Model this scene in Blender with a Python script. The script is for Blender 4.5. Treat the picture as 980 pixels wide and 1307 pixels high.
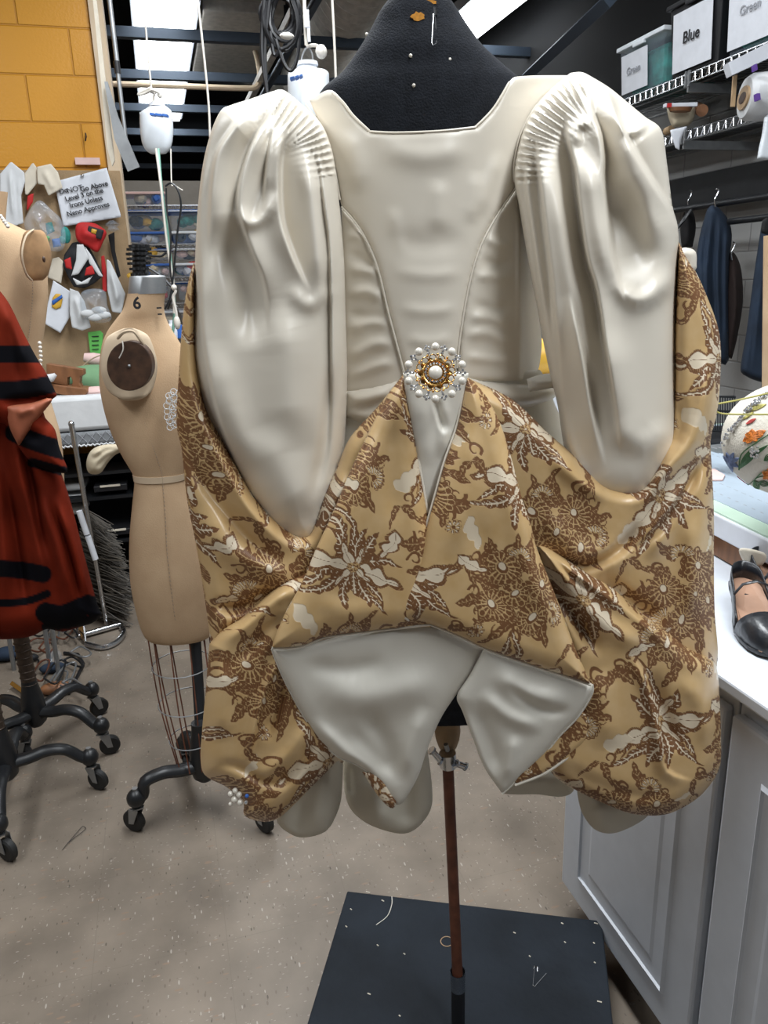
import bpy, bmesh, random
import numpy as np
from math import *
from mathutils import Vector, Matrix
random.seed(5)
for o in list(bpy.data.objects): bpy.data.objects.remove(o)
SC=bpy.context.scene; COL=SC.collection
# ------------------------------------------------------------------ camera
F=980.0;CX,CY=490.0,653.5;H=1.5
PITCH=radians(16.7);ROLL=radians(-1.8);YAW=radians(15.5)
_fh=np.array([sin(YAW),cos(YAW),0]); _r=np.array([cos(YAW),-sin(YAW),0]); _up=np.array([0,0,1.])
_f=_fh*cos(PITCH)-_up*sin(PITCH); _u=_fh*sin(PITCH)+_up*cos(PITCH)
_R=_r*cos(ROLL)+_u*sin(ROLL); _U=_u*cos(ROLL)-_r*sin(ROLL); _C=np.array([0,0,H])
cam=bpy.data.cameras.new('camera'); camo=bpy.data.objects.new('camera',cam); COL.objects.link(camo)
cam.sensor_fit='VERTICAL'; cam.sensor_height=24; cam.lens=24*F/1307; cam.clip_start=.02; cam.clip_end=100
M=Matrix(((_R[0],_U[0],-_f[0],0),(_R[1],_U[1],-_f[1],0),(_R[2],_U[2],-_f[2],H),(0,0,0,1)))
camo.matrix_world=M; SC.camera=camo
# ------------------------------------------------------------------ world and light
w=bpy.data.worlds.new('room_ambience'); SC.world=w; w.use_nodes=True
w.node_tree.nodes['Background'].inputs[0].default_value=(.80,.88,1,1)
w.node_tree.nodes['Background'].inputs[1].default_value=.13
def area(name,loc,sx,sy,power,col=(.93,.97,1),rot=(0,0,0)):
    l=bpy.data.lights.new(name,'AREA'); l.shape='RECTANGLE'; l.size=sx; l.size_y=sy; l.energy=power; l.color=col
    o=bpy.data.objects.new(name,l); COL.objects.link(o); o.location=loc; o.rotation_euler=rot; return o
area('ceiling_tube_light',(0.9,-0.4,3.30),.35,2.6,75)
area('ceiling_tube_light',(0.45,2.2,3.30),.35,2.2,88)
area('ceiling_tube_light',(2.0,3.2,3.30),.35,2.6,16)
area('ceiling_tube_light',(-1.6,1.2,3.30),.35,3.0,55)
area('ceiling_tube_light',(0.2,5.4,3.30),.35,2,12)
SC.view_settings.view_transform='Standard'; SC.view_settings.look='None'; SC.view_settings.gamma=1
SC.view_settings.use_curve_mapping=False; SC.view_settings.exposure=0.17
# ------------------------------------------------------------------ helpers: points
def ray(px,py): return _f+_R*(px-CX)/F-_U*(py-CY)/F
def at(px,py,D): d=ray(px,py); return Vector(_C+d*(D/(d@_fh)))       # point seen at px,py, D metres ahead
def onz(px,py,z): d=ray(px,py); return Vector(_C+d*((z-H)/d[2]))
def onx(px,py,x): d=ray(px,py); return Vector(_C+d*(x/d[0]))
def ony(px,py,y): d=ray(px,py); return Vector(_C+d*(y/d[1]))
FW=Vector(_fh); RT=Vector(_r); UP=Vector((0,0,1))
# ------------------------------------------------------------------ materials
def mat(name,col,rough=.6,metal=0,spec=.5,noise=0,nscale=20,bump=0,bscale=60,emit=0,alpha=1,sheen=0,trans=0,coat=0,stretch=(1,1,1),vary=None):
    m=bpy.data.materials.new(name); m.use_nodes=True; nt=m.node_tree; b=nt.nodes['Principled BSDF']
    c=tuple(col)+(1,) if len(col)==3 else col
    b.inputs['Base Color'].default_value=c; b.inputs['Roughness'].default_value=rough; b.inputs['Metallic'].default_value=metal
    b.inputs['Specular IOR Level'].default_value=spec; b.inputs['Alpha'].default_value=alpha
    b.inputs['Sheen Weight'].default_value=sheen; b.inputs['Transmission Weight'].default_value=trans; b.inputs['Coat Weight'].default_value=coat
    if emit: b.inputs['Emission Color'].default_value=c; b.inputs['Emission Strength'].default_value=emit
    tc=nt.nodes.new('ShaderNodeTexCoord'); mp=nt.nodes.new('ShaderNodeMapping'); mp.inputs['Scale'].default_value=stretch
    nt.links.new(tc.outputs['Object'],mp.inputs[0])
    n=nt.nodes.new('ShaderNodeTexNoise'); n.inputs['Scale'].default_value=nscale; n.inputs['Detail'].default_value=5
    nt.links.new(mp.outputs[0],n.inputs[0])
    r=nt.nodes.new('ShaderNodeValToRGB'); r.color_ramp.elements[0].position=.3; r.color_ramp.elements[1].position=.7
    k=noise or .06
    lo=tuple(max(0,x*(1-k)) for x in c[:3])+(1,); hi=tuple(min(1,x*(1+k*.6)) for x in c[:3])+(1,)
    if vary: lo=tuple(vary)+(1,)
    r.color_ramp.elements[0].color=lo; r.color_ramp.elements[1].color=hi
    nt.links.new(n.outputs[0],r.inputs[0]); nt.links.new(r.outputs[0],b.inputs['Base Color'])
    if bump:
        n2=nt.nodes.new('ShaderNodeTexNoise'); n2.inputs['Scale'].default_value=bscale; n2.inputs['Detail'].default_value=3
        nt.links.new(mp.outputs[0],n2.inputs[0])
        bp=nt.nodes.new('ShaderNodeBump'); bp.inputs['Strength'].default_value=bump; bp.inputs['Distance'].default_value=.01
        nt.links.new(n2.outputs[0],bp.inputs['Height']); nt.links.new(bp.outputs[0],b.inputs['Normal'])
    return m
def block_mat(name,col,mortar,bw,bh,plane='xz',off=(0,0),rough=.5,bump=.5,mortar_size=.006):
    m=mat(name,col,rough,bump=0); nt=m.node_tree; b=nt.nodes['Principled BSDF']
    g=nt.nodes.new('ShaderNodeNewGeometry'); sp=nt.nodes.new('ShaderNodeSeparateXYZ'); cb=nt.nodes.new('ShaderNodeCombineXYZ')
    nt.links.new(g.outputs['Position'],sp.inputs[0])
    a1=nt.nodes.new('ShaderNodeMath'); a1.inputs[1].default_value=off[0]; a2=nt.nodes.new('ShaderNodeMath'); a2.inputs[1].default_value=off[1]
    nt.links.new(sp.outputs['X' if plane[0]=='x' else 'Y'],a1.inputs[0]); nt.links.new(sp.outputs['Z'],a2.inputs[0])
    nt.links.new(a1.outputs[0],cb.inputs[0]); nt.links.new(a2.outputs[0],cb.inputs[1])
    br=nt.nodes.new('ShaderNodeTexBrick'); br.inputs['Scale'].default_value=1; br.inputs['Brick Width'].default_value=bw; br.inputs['Row Height'].default_value=bh
    br.inputs['Mortar Size'].default_value=mortar_size; br.inputs['Mortar Smooth'].default_value=.6
    br.inputs['Color1'].default_value=tuple(col)+(1,); br.inputs['Color2'].default_value=tuple(x*.96 for x in col)+(1,); br.inputs['Mortar'].default_value=tuple(mortar)+(1,)
    nt.links.new(cb.outputs[0],br.inputs[0]); nt.links.new(br.outputs['Color'],b.inputs['Base Color'])
    n2=nt.nodes.new('ShaderNodeTexNoise'); n2.inputs['Scale'].default_value=90; nt.links.new(g.outputs['Position'],n2.inputs[0])
    mx=nt.nodes.new('ShaderNodeMath'); mx.operation='MULTIPLY_ADD'; mx.inputs[1].default_value=-1.0; nt.links.new(br.outputs['Fac'],mx.inputs[0])
    m2=nt.nodes.new('ShaderNodeMath'); m2.operation='MULTIPLY'; m2.inputs[1].default_value=.12; nt.links.new(n2.outputs[0],m2.inputs[0]); nt.links.new(m2.outputs[0],mx.inputs[2])
    bp=nt.nodes.new('ShaderNodeBump'); bp.inputs['Strength'].default_value=bump; bp.inputs['Distance'].default_value=.012
    nt.links.new(mx.outputs[0],bp.inputs['Height']); nt.links.new(bp.outputs[0],b.inputs['Normal'])
    return m
def floor_mat():
    m=mat('vinyl_tile',(.205,.168,.132),.34,spec=.4,noise=.28,nscale=5); nt=m.node_tree; b=nt.nodes['Principled BSDF']
    g=nt.nodes.new('ShaderNodeNewGeometry'); base=b.inputs['Base Color'].links[0].from_socket
    nt.links.new(g.outputs['Position'],base.node.inputs[0].links[0].from_node.inputs[0])
    cur=base
    for i,(sc,st,rot,thr,c) in enumerate([(75,(1,.3,1),.5,.16,(.42,.38,.33)),(60,(.3,1,1),.9,.22,(.24,.165,.115)),(62,(1,.35,1),-.4,.13,(.05,.04,.03)),(130,(.4,1,1),.2,.22,(.32,.28,.24)),(100,(1,.4,1),1.2,.22,(.13,.10,.08))]):
        mp=nt.nodes.new('ShaderNodeMapping'); mp.inputs['Scale'].default_value=st; mp.inputs['Rotation'].default_value=(0,0,rot); mp.inputs['Location'].default_value=(i*3.1,i,0)
        nt.links.new(g.outputs['Position'],mp.inputs[0])
        v=nt.nodes.new('ShaderNodeTexVoronoi'); v.inputs['Scale'].default_value=sc; v.inputs['Randomness'].default_value=1
        nt.links.new(mp.outputs[0],v.inputs[0])
        # keep only some cells: distance threshold scaled by cell random value
        sx=nt.nodes.new('ShaderNodeSeparateColor'); nt.links.new(v.outputs['Color'],sx.inputs[0])
        ml=nt.nodes.new('ShaderNodeMath'); ml.operation='MULTIPLY'; ml.inputs[1].default_value=thr; nt.links.new(sx.outputs[0],ml.inputs[0])
        lt=nt.nodes.new('ShaderNodeMath'); lt.operation='LESS_THAN'; nt.links.new(v.outputs['Distance'],lt.inputs[0]); nt.links.new(ml.outputs[0],lt.inputs[1])
        mu=nt.nodes.new('ShaderNodeMath'); mu.operation='MULTIPLY'; mu.inputs[1].default_value=.7; nt.links.new(lt.outputs[0],mu.inputs[0])
        mx=nt.nodes.new('ShaderNodeMix'); mx.data_type='RGBA'; nt.links.new(mu.outputs[0],mx.inputs[0]); nt.links.new(cur,mx.inputs[6]); mx.inputs[7].default_value=c+(1,)
        cur=mx.outputs[2]
    # tile seams
    br=nt.nodes.new('ShaderNodeTexBrick'); br.offset=0; br.inputs['Scale'].default_value=1; br.inputs['Brick Width'].default_value=.305; br.inputs['Row Height'].default_value=.305
    br.inputs['Mortar Size'].default_value=.0008; br.inputs['Mortar Smooth'].default_value=.2
    nt.links.new(g.outputs['Position'],br.inputs[0])
    mu=nt.nodes.new('ShaderNodeMath'); mu.operation='MULTIPLY'; mu.inputs[1].default_value=.35; nt.links.new(br.outputs['Fac'],mu.inputs[0])
    mx=nt.nodes.new('ShaderNodeMix'); mx.data_type='RGBA'; nt.links.new(mu.outputs[0],mx.inputs[0]); nt.links.new(cur,mx.inputs[6]); mx.inputs[7].default_value=(.12,.10,.08,1)
    nt.links.new(mx.outputs[2],b.inputs['Base Color'])
    n=nt.nodes.new('ShaderNodeTexNoise'); n.inputs['Scale'].default_value=7; nt.links.new(g.outputs['Position'],n.inputs[0])
    mr=nt.nodes.new('ShaderNodeMapRange'); mr.inputs[3].default_value=.30; mr.inputs[4].default_value=.55; nt.links.new(n.outputs[0],mr.inputs[0]); nt.links.new(mr.outputs[0],b.inputs['Roughness'])
    return m
def satin_mat(name,col,rough=.36,bump=.12):
    m=mat(name,col,rough,spec=.45,noise=.03,nscale=6,bump=bump,bscale=9,sheen=0); return m
def brocade_mat(name):
    m=bpy.data.materials.new(name); m.use_nodes=True; nt=m.node_tree; b=nt.nodes['Principled BSDF']
    a=nt.nodes.new('ShaderNodeAttribute'); a.attribute_name='weave'
    s=nt.nodes.new('ShaderNodeSeparateColor'); nt.links.new(a.outputs['Color'],s.inputs[0])
    def step(sock,lo,hi):
        r=nt.nodes.new('ShaderNodeMapRange'); r.interpolation_type='SMOOTHSTEP'; r.inputs[1].default_value=lo; r.inputs[2].default_value=hi; nt.links.new(sock,r.inputs[0]); return r.outputs[0]
    bro=step(s.outputs[0],.15,.85); ivo=step(s.outputs[1],.2,.8)
    uv=nt.nodes.new('ShaderNodeUVMap')
    n=nt.nodes.new('ShaderNodeTexNoise'); n.inputs['Scale'].default_value=5; nt.links.new(uv.outputs[0],n.inputs[0])
    gr=nt.nodes.new('ShaderNodeMix'); gr.data_type='RGBA'; gr.inputs[6].default_value=(.53,.335,.135,1); gr.inputs[7].default_value=(.66,.47,.25,1); nt.links.new(n.outputs[0],gr.inputs[0])
    wv=nt.nodes.new('ShaderNodeTexWave'); wv.inputs['Scale'].default_value=34; wv.inputs['Distortion'].default_value=2; wv.bands_direction='DIAGONAL'; nt.links.new(uv.outputs[0],wv.inputs[0])
    bc=nt.nodes.new('ShaderNodeMix'); bc.data_type='RGBA'; bc.inputs[6].default_value=(.12,.045,.015,1); bc.inputs[7].default_value=(.24,.11,.04,1); nt.links.new(wv.outputs[1],bc.inputs[0])
    m1=nt.nodes.new('ShaderNodeMix'); m1.data_type='RGBA'; nt.links.new(bro,m1.inputs[0]); nt.links.new(gr.outputs[2],m1.inputs[6]); nt.links.new(bc.outputs[2],m1.inputs[7])
    m2=nt.nodes.new('ShaderNodeMix'); m2.data_type='RGBA'; nt.links.new(ivo,m2.inputs[0]); nt.links.new(m1.outputs[2],m2.inputs[6]); m2.inputs[7].default_value=(.74,.63,.47,1)
    nt.links.new(m2.outputs[2],b.inputs['Base Color'])
    rr=nt.nodes.new('ShaderNodeMapRange'); rr.inputs[3].default_value=.34; rr.inputs[4].default_value=.55; nt.links.new(bro,rr.inputs[0]); nt.links.new(rr.outputs[0],b.inputs['Roughness'])
    b.inputs['Specular IOR Level'].default_value=.55
    bp=nt.nodes.new('ShaderNodeBump'); bp.inputs['Strength'].default_value=.25; bp.inputs['Distance'].default_value=.002
    ad=nt.nodes.new('ShaderNodeMath'); nt.links.new(bro,ad.inputs[0]); nt.links.new(ivo,ad.inputs[1]); nt.links.new(ad.outputs[0],bp.inputs['Height'])
    nt.links.new(bp.outputs[0],b.inputs['Normal'])
    return m
def band_mat(name,col,dark):
    m=mat(name,col,.75,spec=.2,noise=.35,nscale=9,sheen=0); nt=m.node_tree; b=nt.nodes['Principled BSDF']
    cur=b.inputs['Base Color'].links[0].from_socket
    a=nt.nodes.new('ShaderNodeAttribute'); a.attribute_name='weave'; s=nt.nodes.new('ShaderNodeSeparateColor'); nt.links.new(a.outputs['Color'],s.inputs[0])
    mx=nt.nodes.new('ShaderNodeMix'); mx.data_type='RGBA'; nt.links.new(s.outputs[0],mx.inputs[0]); nt.links.new(cur,mx.inputs[6]); mx.inputs[7].default_value=dark+(1,)
    nt.links.new(mx.outputs[2],b.inputs['Base Color']); b.inputs['Specular IOR Level'].default_value=.08; return m
MT={}
MT['floor']=floor_mat()
MT['satin']=satin_mat('ivory_satin',(.72,.665,.57))
MT['satin_cool']=satin_mat('pale_satin_lining',(.70,.67,.595),.42)
MT['muslin_lining']=satin_mat('ivory_cotton_lining',(.60,.56,.47),.75)
MT['brocade']=brocade_mat('gold_brocade')
MT['velvet']=band_mat('red_velvet',(.15,.016,.006),(.004,.004,.006))
MT['linen']=mat('form_linen',(.50,.355,.225),.9,spec=.15,noise=.12,nscale=7,bump=.15,bscale=300,vary=(.43,.29,.175))
MT['linen_light']=mat('form_linen_light',(.56,.44,.31),.85,noise=.1,nscale=9)
MT['seam']=mat('seam_thread',(.36,.27,.19),.9)
MT['black_jersey']=mat('black_jersey',(.011,.013,.018),.9,spec=.25,noise=.3,nscale=60,bump=.3,bscale=400)
MT['black']=mat('black_iron',(.012,.013,.015),.38,noise=.3)
MT['black_plastic']=mat('black_plastic',(.01,.01,.012),.45)
MT['rubber']=mat('black_rubber',(.012,.012,.012),.6)
MT['chrome']=mat('chrome',(.62,.63,.65),.22,1,noise=.1)
MT['steel']=mat('brushed_steel',(.33,.34,.35),.45,.8,noise=.15)
MT['rust']=mat('rusty_steel',(.14,.05,.028),.5,.3,noise=.4,nscale=40)
MT['spring']=mat('threaded_steel',(.10,.075,.06),.45,.7,noise=.3,nscale=80)
MT['wood']=mat('light_wood',(.40,.27,.15),.55,noise=.25,nscale=12,stretch=(1,8,1))
MT['wood_brown']=mat('brown_wood',(.22,.095,.04),.5,noise=.3,nscale=10,stretch=(1,8,1))
MT['white']=mat('white_paint',(.56,.59,.64),.45,noise=.04)
MT['paper']=mat('white_paper',(.66,.68,.73),.8)
MT['paper_cream']=mat('cream_paper',(.62,.56,.46),.85,noise=.1)
MT['cloth_white']=mat('white_cloth',(.60,.61,.62),.9,noise=.05,bump=.1,bscale=30)
MT['cloth_cream']=mat('cream_cloth',(.60,.52,.38),.9,noise=.1)
MT['pearl']=mat('pearl',(.80,.75,.66),.18,0,.7,coat=.6)
MT['gold']=mat('gold_metal',(.83,.50,.16),.25,1)
MT['crystal']=mat('rhinestone',(.75,.76,.82),.08,.75,noise=.5,nscale=400)
MT['dark_brown_plate']=mat('dark_brown_plate',(.055,.026,.014),.5,noise=.5,nscale=40)
MT['tan_plate']=mat('tan_suede',(.36,.21,.10),.85,noise=.35,nscale=20)
MT['yellow']=block_mat('yellow_block',(.56,.25,.014),(.43,.18,.010),.42,.195,'xz',(.25,.09),.38,.55)
MT['white_block']=block_mat('white_block',(.34,.34,.335),(.25,.25,.25),.40,.145,'yz',(0,0),.6,.5)
MT['dark']=mat('dark_ceiling',(.003,.0033,.0045),.9,noise=.4,nscale=2)
MT['beige_wall']=mat('beige_wall',(.27,.245,.21),.8)
MT['beam']=mat('blue_grey_steel',(.05,.07,.10),.5,.2)
MT['cork']=mat('pinboard',(.33,.225,.125),.9,noise=.25,nscale=8,bump=.2,bscale=150)
MT['box_black']=mat('black_painted_wood',(.012,.016,.022),.75,spec=.2,noise=.5,nscale=5,bump=.25,bscale=40)
MT['clear']=mat('clear_plastic',(.55,.65,.76),.12,trans=.0,alpha=.15,spec=.8)
MT['milky']=mat('milky_plastic',(.70,.74,.78),.4,noise=.05)
MT['navy']=mat('navy_cloth',(.013,.026,.050),.85,noise=.3,nscale=8)
MT['dark_cloth']=mat('black_cloth',(.010,.009,.010),.9,noise=.3)
MT['brown_cloth']=mat('dark_brown_cloth',(.022,.011,.009),.9,noise=.3)
MT['red']=mat('red_cloth',(.45,.012,.012),.7)
MT['green']=mat('green_card',(.13,.50,.10),.7)
MT['green_cloth']=mat('green_felt',(.16,.30,.16),.9)
MT['teal']=mat('teal_cloth',(.02,.22,.19),.8,noise=.5,nscale=18)
MT['ink']=mat('black_ink',(.012,.012,.015),.7)
MT['ink_grey']=mat('grey_ink',(.32,.33,.36),.7)
MT['blue']=mat('blue_ink',(.03,.12,.42),.6)
MT['light']=mat('fluorescent_diffuser',(.93,.97,1),.5,emit=9)
MT['mat_grey']=mat('cutting_mat',(.36,.43,.50),.5,noise=.05)
MT['mat_green']=mat('pale_green_edge',(.52,.68,.55),.5)
MT['quilt']=mat('grey_quilting',(.20,.21,.22),.8,noise=.15)
MT['leather']=mat('black_leather',(.012,.014,.018),.3,spec=.6,noise=.3,bump=.1,bscale=80)
MT['insole']=mat('tan_insole',(.36,.21,.14),.55,noise=.15)
MT['tube_green']=mat('green_hose',(.20,.42,.33),.4)
MT['rope']=mat('white_rope',(.62,.58,.52),.9)
MT['orange']=mat('orange_paint',(.62,.26,.02),.6,noise=.3,nscale=200)
MT['pink']=mat('pink_cloth',(.70,.50,.47),.9)
MT['cloth_yellow']=mat('yellow_cloth',(.62,.36,.04),.7)
MT['duct']=mat('grey_duct',(.42,.40,.36),.6,0,noise=.2)
MT['bristle']=mat('dark_bristle',(.035,.024,.012),.6,noise=.5,nscale=30)
# ------------------------------------------------------------------ helpers: mesh building
class MB:
    def __init__(s): s.v=[];s.f=[]
    def add(s,vs,fs):
        n=len(s.v); s.v+= [tuple(v) for v in vs]; s.f+=[tuple(i+n for i in f) for f in fs]; return s
    def box(s,c,size,rz=0,mtx=None):
        x,y,z=[q/2 for q in size]; vs=[Vector((a*x,b*y,d*z)) for a in(-1,1) for b in(-1,1) for d in(-1,1)]
        R=mtx or Matrix.Rotation(rz,3,'Z'); c=Vector(c)
        return s.add([c+R@v for v in vs],[(0,1,3,2),(4,6,7,5),(0,4,5,1),(2,3,7,6),(0,2,6,4),(1,5,7,3)])
    def tube(s,pts,r,n=8,caps=True,flat=1):
        pts=[Vector(p) for p in pts]; rs=r if hasattr(r,'__len__') else [r]*len(pts); rings=[]; prev=None
        for i,p in enumerate(pts):
            t=(pts[min(i+1,len(pts)-1)]-pts[max(i-1,0)]).normalized()
            if prev is None:
                a=Vector((0,0,1)) if abs(t.z)<.9 else Vector((0,1,0)); u=t.cross(a).normalized()
            else: u=(prev-t*prev.dot(t)); u=u.normalized() if u.length>1e-6 else t.orthogonal().normalized()
            prev=u; v=t.cross(u); rings.append([p+(u*cos(2*pi*k/n)+v*flat*sin(2*pi*k/n))*rs[i] for k in range(n)])
        vs=[q for R in rings for q in R]; m=len(pts)
        fs=[(i*n+k,i*n+(k+1)%n,(i+1)*n+(k+1)%n,(i+1)*n+k) for i in range(m-1) for k in range(n)]
        if caps: fs+=[tuple(range(n))[::-1],tuple((m-1)*n+k for k in range(n))]
        return s.add(vs,fs)
    def ball(s,c,r,n=12,m=8,sc=(1,1,1),mtx=None):
        c=Vector(c); vs=[];fs=[]
        R=mtx or Matrix.Identity(3)
        for i in range(m+1):
            th=pi*i/m
            for k in range(n):
                a=2*pi*k/n; vs.append(c+R@Vector((r*sc[0]*sin(th)*cos(a),r*sc[1]*sin(th)*sin(a),r*sc[2]*cos(th))))
        fs=[(i*n+k,(i+1)*n+k,(i+1)*n+(k+1)%n,i*n+(k+1)%n) for i in range(m) for k in range(n)]
        return s.add(vs,fs)
    def lathe(s,c,prof,n=24,sx=1,sy=1,mtx=None):
        c=Vector(c); R=mtx or Matrix.Identity(3)
        vs=[c+R@Vector((r*sx*cos(2*pi*k/n),r*sy*sin(2*pi*k/n),z)) for r,z in prof for k in range(n)]; m=len(prof)
        fs=[(i*n+k,i*n+(k+1)%n,(i+1)*n+(k+1)%n,(i+1)*n+k) for i in range(m-1) for k in range(n)]
        fs+=[tuple(range(n))[::-1],tuple((m-1)*n+k for k in range(n))]
        return s.add(vs,fs)
    def torus(s,c,R,r,ax=(0,0,1),n=24,m=8,a0=0,a1=2*pi,sy=1):
        ax=Vector(ax).normalized(); u=ax.orthogonal().normalized(); v=ax.cross(u); c=Vector(c)
        full=abs(a1-a0-2*pi)<1e-6; pts=[c+(u*cos(a0+(a1-a0)*i/n)+v*sy*sin(a0+(a1-a0)*i/n))*R for i in range(n+(0 if full else 1))]
        if full: pts=pts+[pts[0],pts[1]]
        return s.tube(pts,r,m,not full)
    def prism(s,poly,off):           # polygon (3D points, planar) extruded by off
        poly=[Vector(p) for p in poly]; off=Vector(off); n=len(poly)
        return s.add(poly+[p+off for p in poly],[tuple(range(n))[::-1],tuple(range(n,2*n))]+[(i,(i+1)%n,n+(i+1)%n,n+i) for i in range(n)])
    def build(s,name,m,parent=None,smooth=True,bev=0,sub=0,kind=None):
        me=bpy.data.meshes.new(name); me.from_pydata(s.v,[],s.f); me.update()
        bm=bmesh.new(); bm.from_mesh(me); bmesh.ops.recalc_face_normals(bm,faces=bm.faces); bm.to_mesh(me); bm.free()
        me.materials.append(MT[m] if isinstance(m,str) else m)
        o=bpy.data.objects.new(name,me); COL.objects.link(o)
        if parent: o.parent=parent; o.matrix_parent_inverse=parent.matrix_world.inverted() if False else Matrix.Translation(-parent.location)
        if smooth:
            me.polygons.foreach_set('use_smooth',[True]*len(me.polygons))
            try: me.set_sharp_from_angle(angle=radians(38))
            except Exception: pass
        if bev:
            b=o.modifiers.new('bevel','BEVEL'); b.width=bev; b.segments=2; b.limit_method='ANGLE'
        if sub:
            b=o.modifiers.new('smooth','SUBSURF'); b.levels=sub; b.render_levels=sub
        if kind: o['kind']=kind
        return o
def tag(o,label,cat,group=None,kind=None):
    o['label']=label; o['category']=cat
    if group: o['group']=group
    if kind: o['kind']=kind
    return o
def thing(name,loc,label,cat,group=None):
    o=bpy.data.objects.new(name,None); COL.objects.link(o); o.location=Vector(loc); o.empty_display_size=.05
    return tag(o,label,cat,group)
def copy_tree(o,label=None,move=(0,0,0)):
    c=o.copy(); COL.objects.link(c); c.location=o.location+Vector(move)
    if label: c['label']=label
    for ch in list(o.children):
        d=ch.copy(); COL.objects.link(d); d.parent=c
        for g in list(ch.children):
            e=g.copy(); COL.objects.link(e); e.parent=d
    return c
def spline(P,n=6,closed=False):
    P=[tuple(p) for p in P]; out=[]; m=len(P); rng=range(m if closed else m-1)
    for i in rng:
        a=P[(i-1)%m] if closed or i>0 else P[i]; b=P[i]; c=P[(i+1)%m]; d=P[(i+2)%m] if closed or i+2<m else c
        for k in range(n):
            t=k/n; out.append(tuple(.5*((2*b[j])+(-a[j]+c[j])*t+(2*a[j]-5*b[j]+4*c[j]-d[j])*t*t+(-a[j]+3*b[j]-3*c[j]+d[j])*t**3) for j in range(len(b))))
    if not closed: out.append(P[-1])
    return out
def text_mesh(body,size,center,right,up,name,m,parent,bold=0,depth=.0006,lines=1.15,align='CENTER'):
    cu=bpy.data.curves.new(name,'FONT'); cu.body=body; cu.size=size; cu.align_x=align; cu.align_y='CENTER'; cu.extrude=depth; cu.offset=bold; cu.space_line=lines
    to=bpy.data.objects.new('t',cu); COL.objects.link(to)
    dg=bpy.context.evaluated_depsgraph_get(); me=bpy.data.meshes.new_from_object(to.evaluated_get(dg)); bpy.data.objects.remove(to)
    r=Vector(right).normalized(); u=Vector(up); u=(u-r*u.dot(r)).normalized(); nrm=r.cross(u)
    me.transform(Matrix(((r.x,u.x,nrm.x,center[0]),(r.y,u.y,nrm.y,center[1]),(r.z,u.z,nrm.z,center[2]),(0,0,0,1))))
    me.materials.clear(); me.materials.append(MT[m]); me.name=name
    o=bpy.data.objects.new(name,me); COL.objects.link(o)
    if parent: o.parent=parent; o.matrix_parent_inverse=Matrix.Translation(-parent.location)
    return o
# ------------------------------------------------------------------ helpers: cloth sheets
def smooth_outline(P,n=5):
    """closed outline; points with a third value are corners"""
    m=len(P); out=[]
    for i in range(m):
        a,b,c,d=P[(i-1)%m],P[i],P[(i+1)%m],P[(i+2)%m]
        if len(b)>2: a=(2*b[0]-c[0],2*b[1]-c[1])
        if len(c)>2: d=(2*c[0]-b[0],2*c[1]-b[1])
        for k in range(n):
            t=k/n; out.append([.5*((2*b[j])+(-a[j]+c[j])*t+(2*a[j]-5*b[j]+4*c[j]-d[j])*t*t+(-a[j]+3*b[j]-3*c[j]+d[j])*t**3) for j in (0,1)])
    return np.array(out)
def seg_dist(X,Y,A,closed=True):
    """distance to polyline, signed side, parameter along, nearest point"""
    A=np.asarray(A,float); B=np.roll(A,-1,0) if closed else A[1:]
    if not closed: A=A[:-1]
    best=np.full(X.shape,1e9); side=np.zeros(X.shape); par=np.zeros(X.shape); nx=np.zeros(X.shape); ny=np.zeros(X.shape)
    L=np.hypot(*(B-A).T); cum=np.concatenate([[0],np.cumsum(L)]); tot=cum[-1]
    for i in range(len(A)):
        dx,dy=B[i]-A[i]; l2=dx*dx+dy*dy
        if l2<1e-9: continue
        t=np.clip(((X-A[i,0])*dx+(Y-A[i,1])*dy)/l2,0,1); qx=A[i,0]+t*dx; qy=A[i,1]+t*dy
        d=np.hypot(X-qx,Y-qy); k=d<best
        best=np.where(k,d,best); nx=np.where(k,qx,nx); ny=np.where(k,qy,ny)
        side=np.where(k,np.sign(dx*(Y-A[i,1])-dy*(X-A[i,0])),side); par=np.where(k,(cum[i]+t*L[i])/tot,par)
    return best,side,par,nx,ny
def inside(X,Y,P):
    c=np.zeros(X.shape,bool); n=len(P)
    for i in range(n):
        x1,y1=P[i];x2,y2=P[(i+1)%n]
        if y1==y2: continue
        k=((y1>Y)!=(y2>Y))&(X<(x2-x1)*(Y-y1)/(y2-y1)+x1); c^=k
    return c
def fold_sum(X,Y,folds):
    Z=np.zeros(X.shape)
    for fd in folds:
        if callable(fd): Z+=fd(X,Y); continue
        pts,w,h=fd[:3]; asym=fd[3] if len(fd)>3 else 0
        pts=np.array(spline(pts,4)); xm0,ym0=pts.min(0)-4*w; xm1,ym1=pts.max(0)+4*w
        k=(X>xm0)&(X<xm1)&(Y>ym0)&(Y<ym1)
        if not k.any(): continue
        d,s,p,_,_=seg_dist(X[k],Y[k],pts,False)
        if isinstance(asym,str):          # overlapping crease: one side raised, the other tucked under
            sg=-s*(1 if asym=='R' else -1); sd=d*sg; tp=np.clip(np.minimum(p*4.5,(1-p)*2.6),0,1); tp=tp*tp*(3-2*tp)
            Z[k]+=h*tp*np.tanh(sd/1.9)*np.where(sd>0,np.exp(-(d/w)**1.5),.9*np.exp(-(d/(.75*w))**1.2)); continue
        ww=np.where(s*asym>0,w*.38,w) if asym else w
        tap=np.clip(np.minimum(p,1-p)*3.2,0,1); tap=tap*tap*(3-2*tap)
        Z[k]+=h*tap*np.exp(-(d/ww)**2)
    return Z
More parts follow.
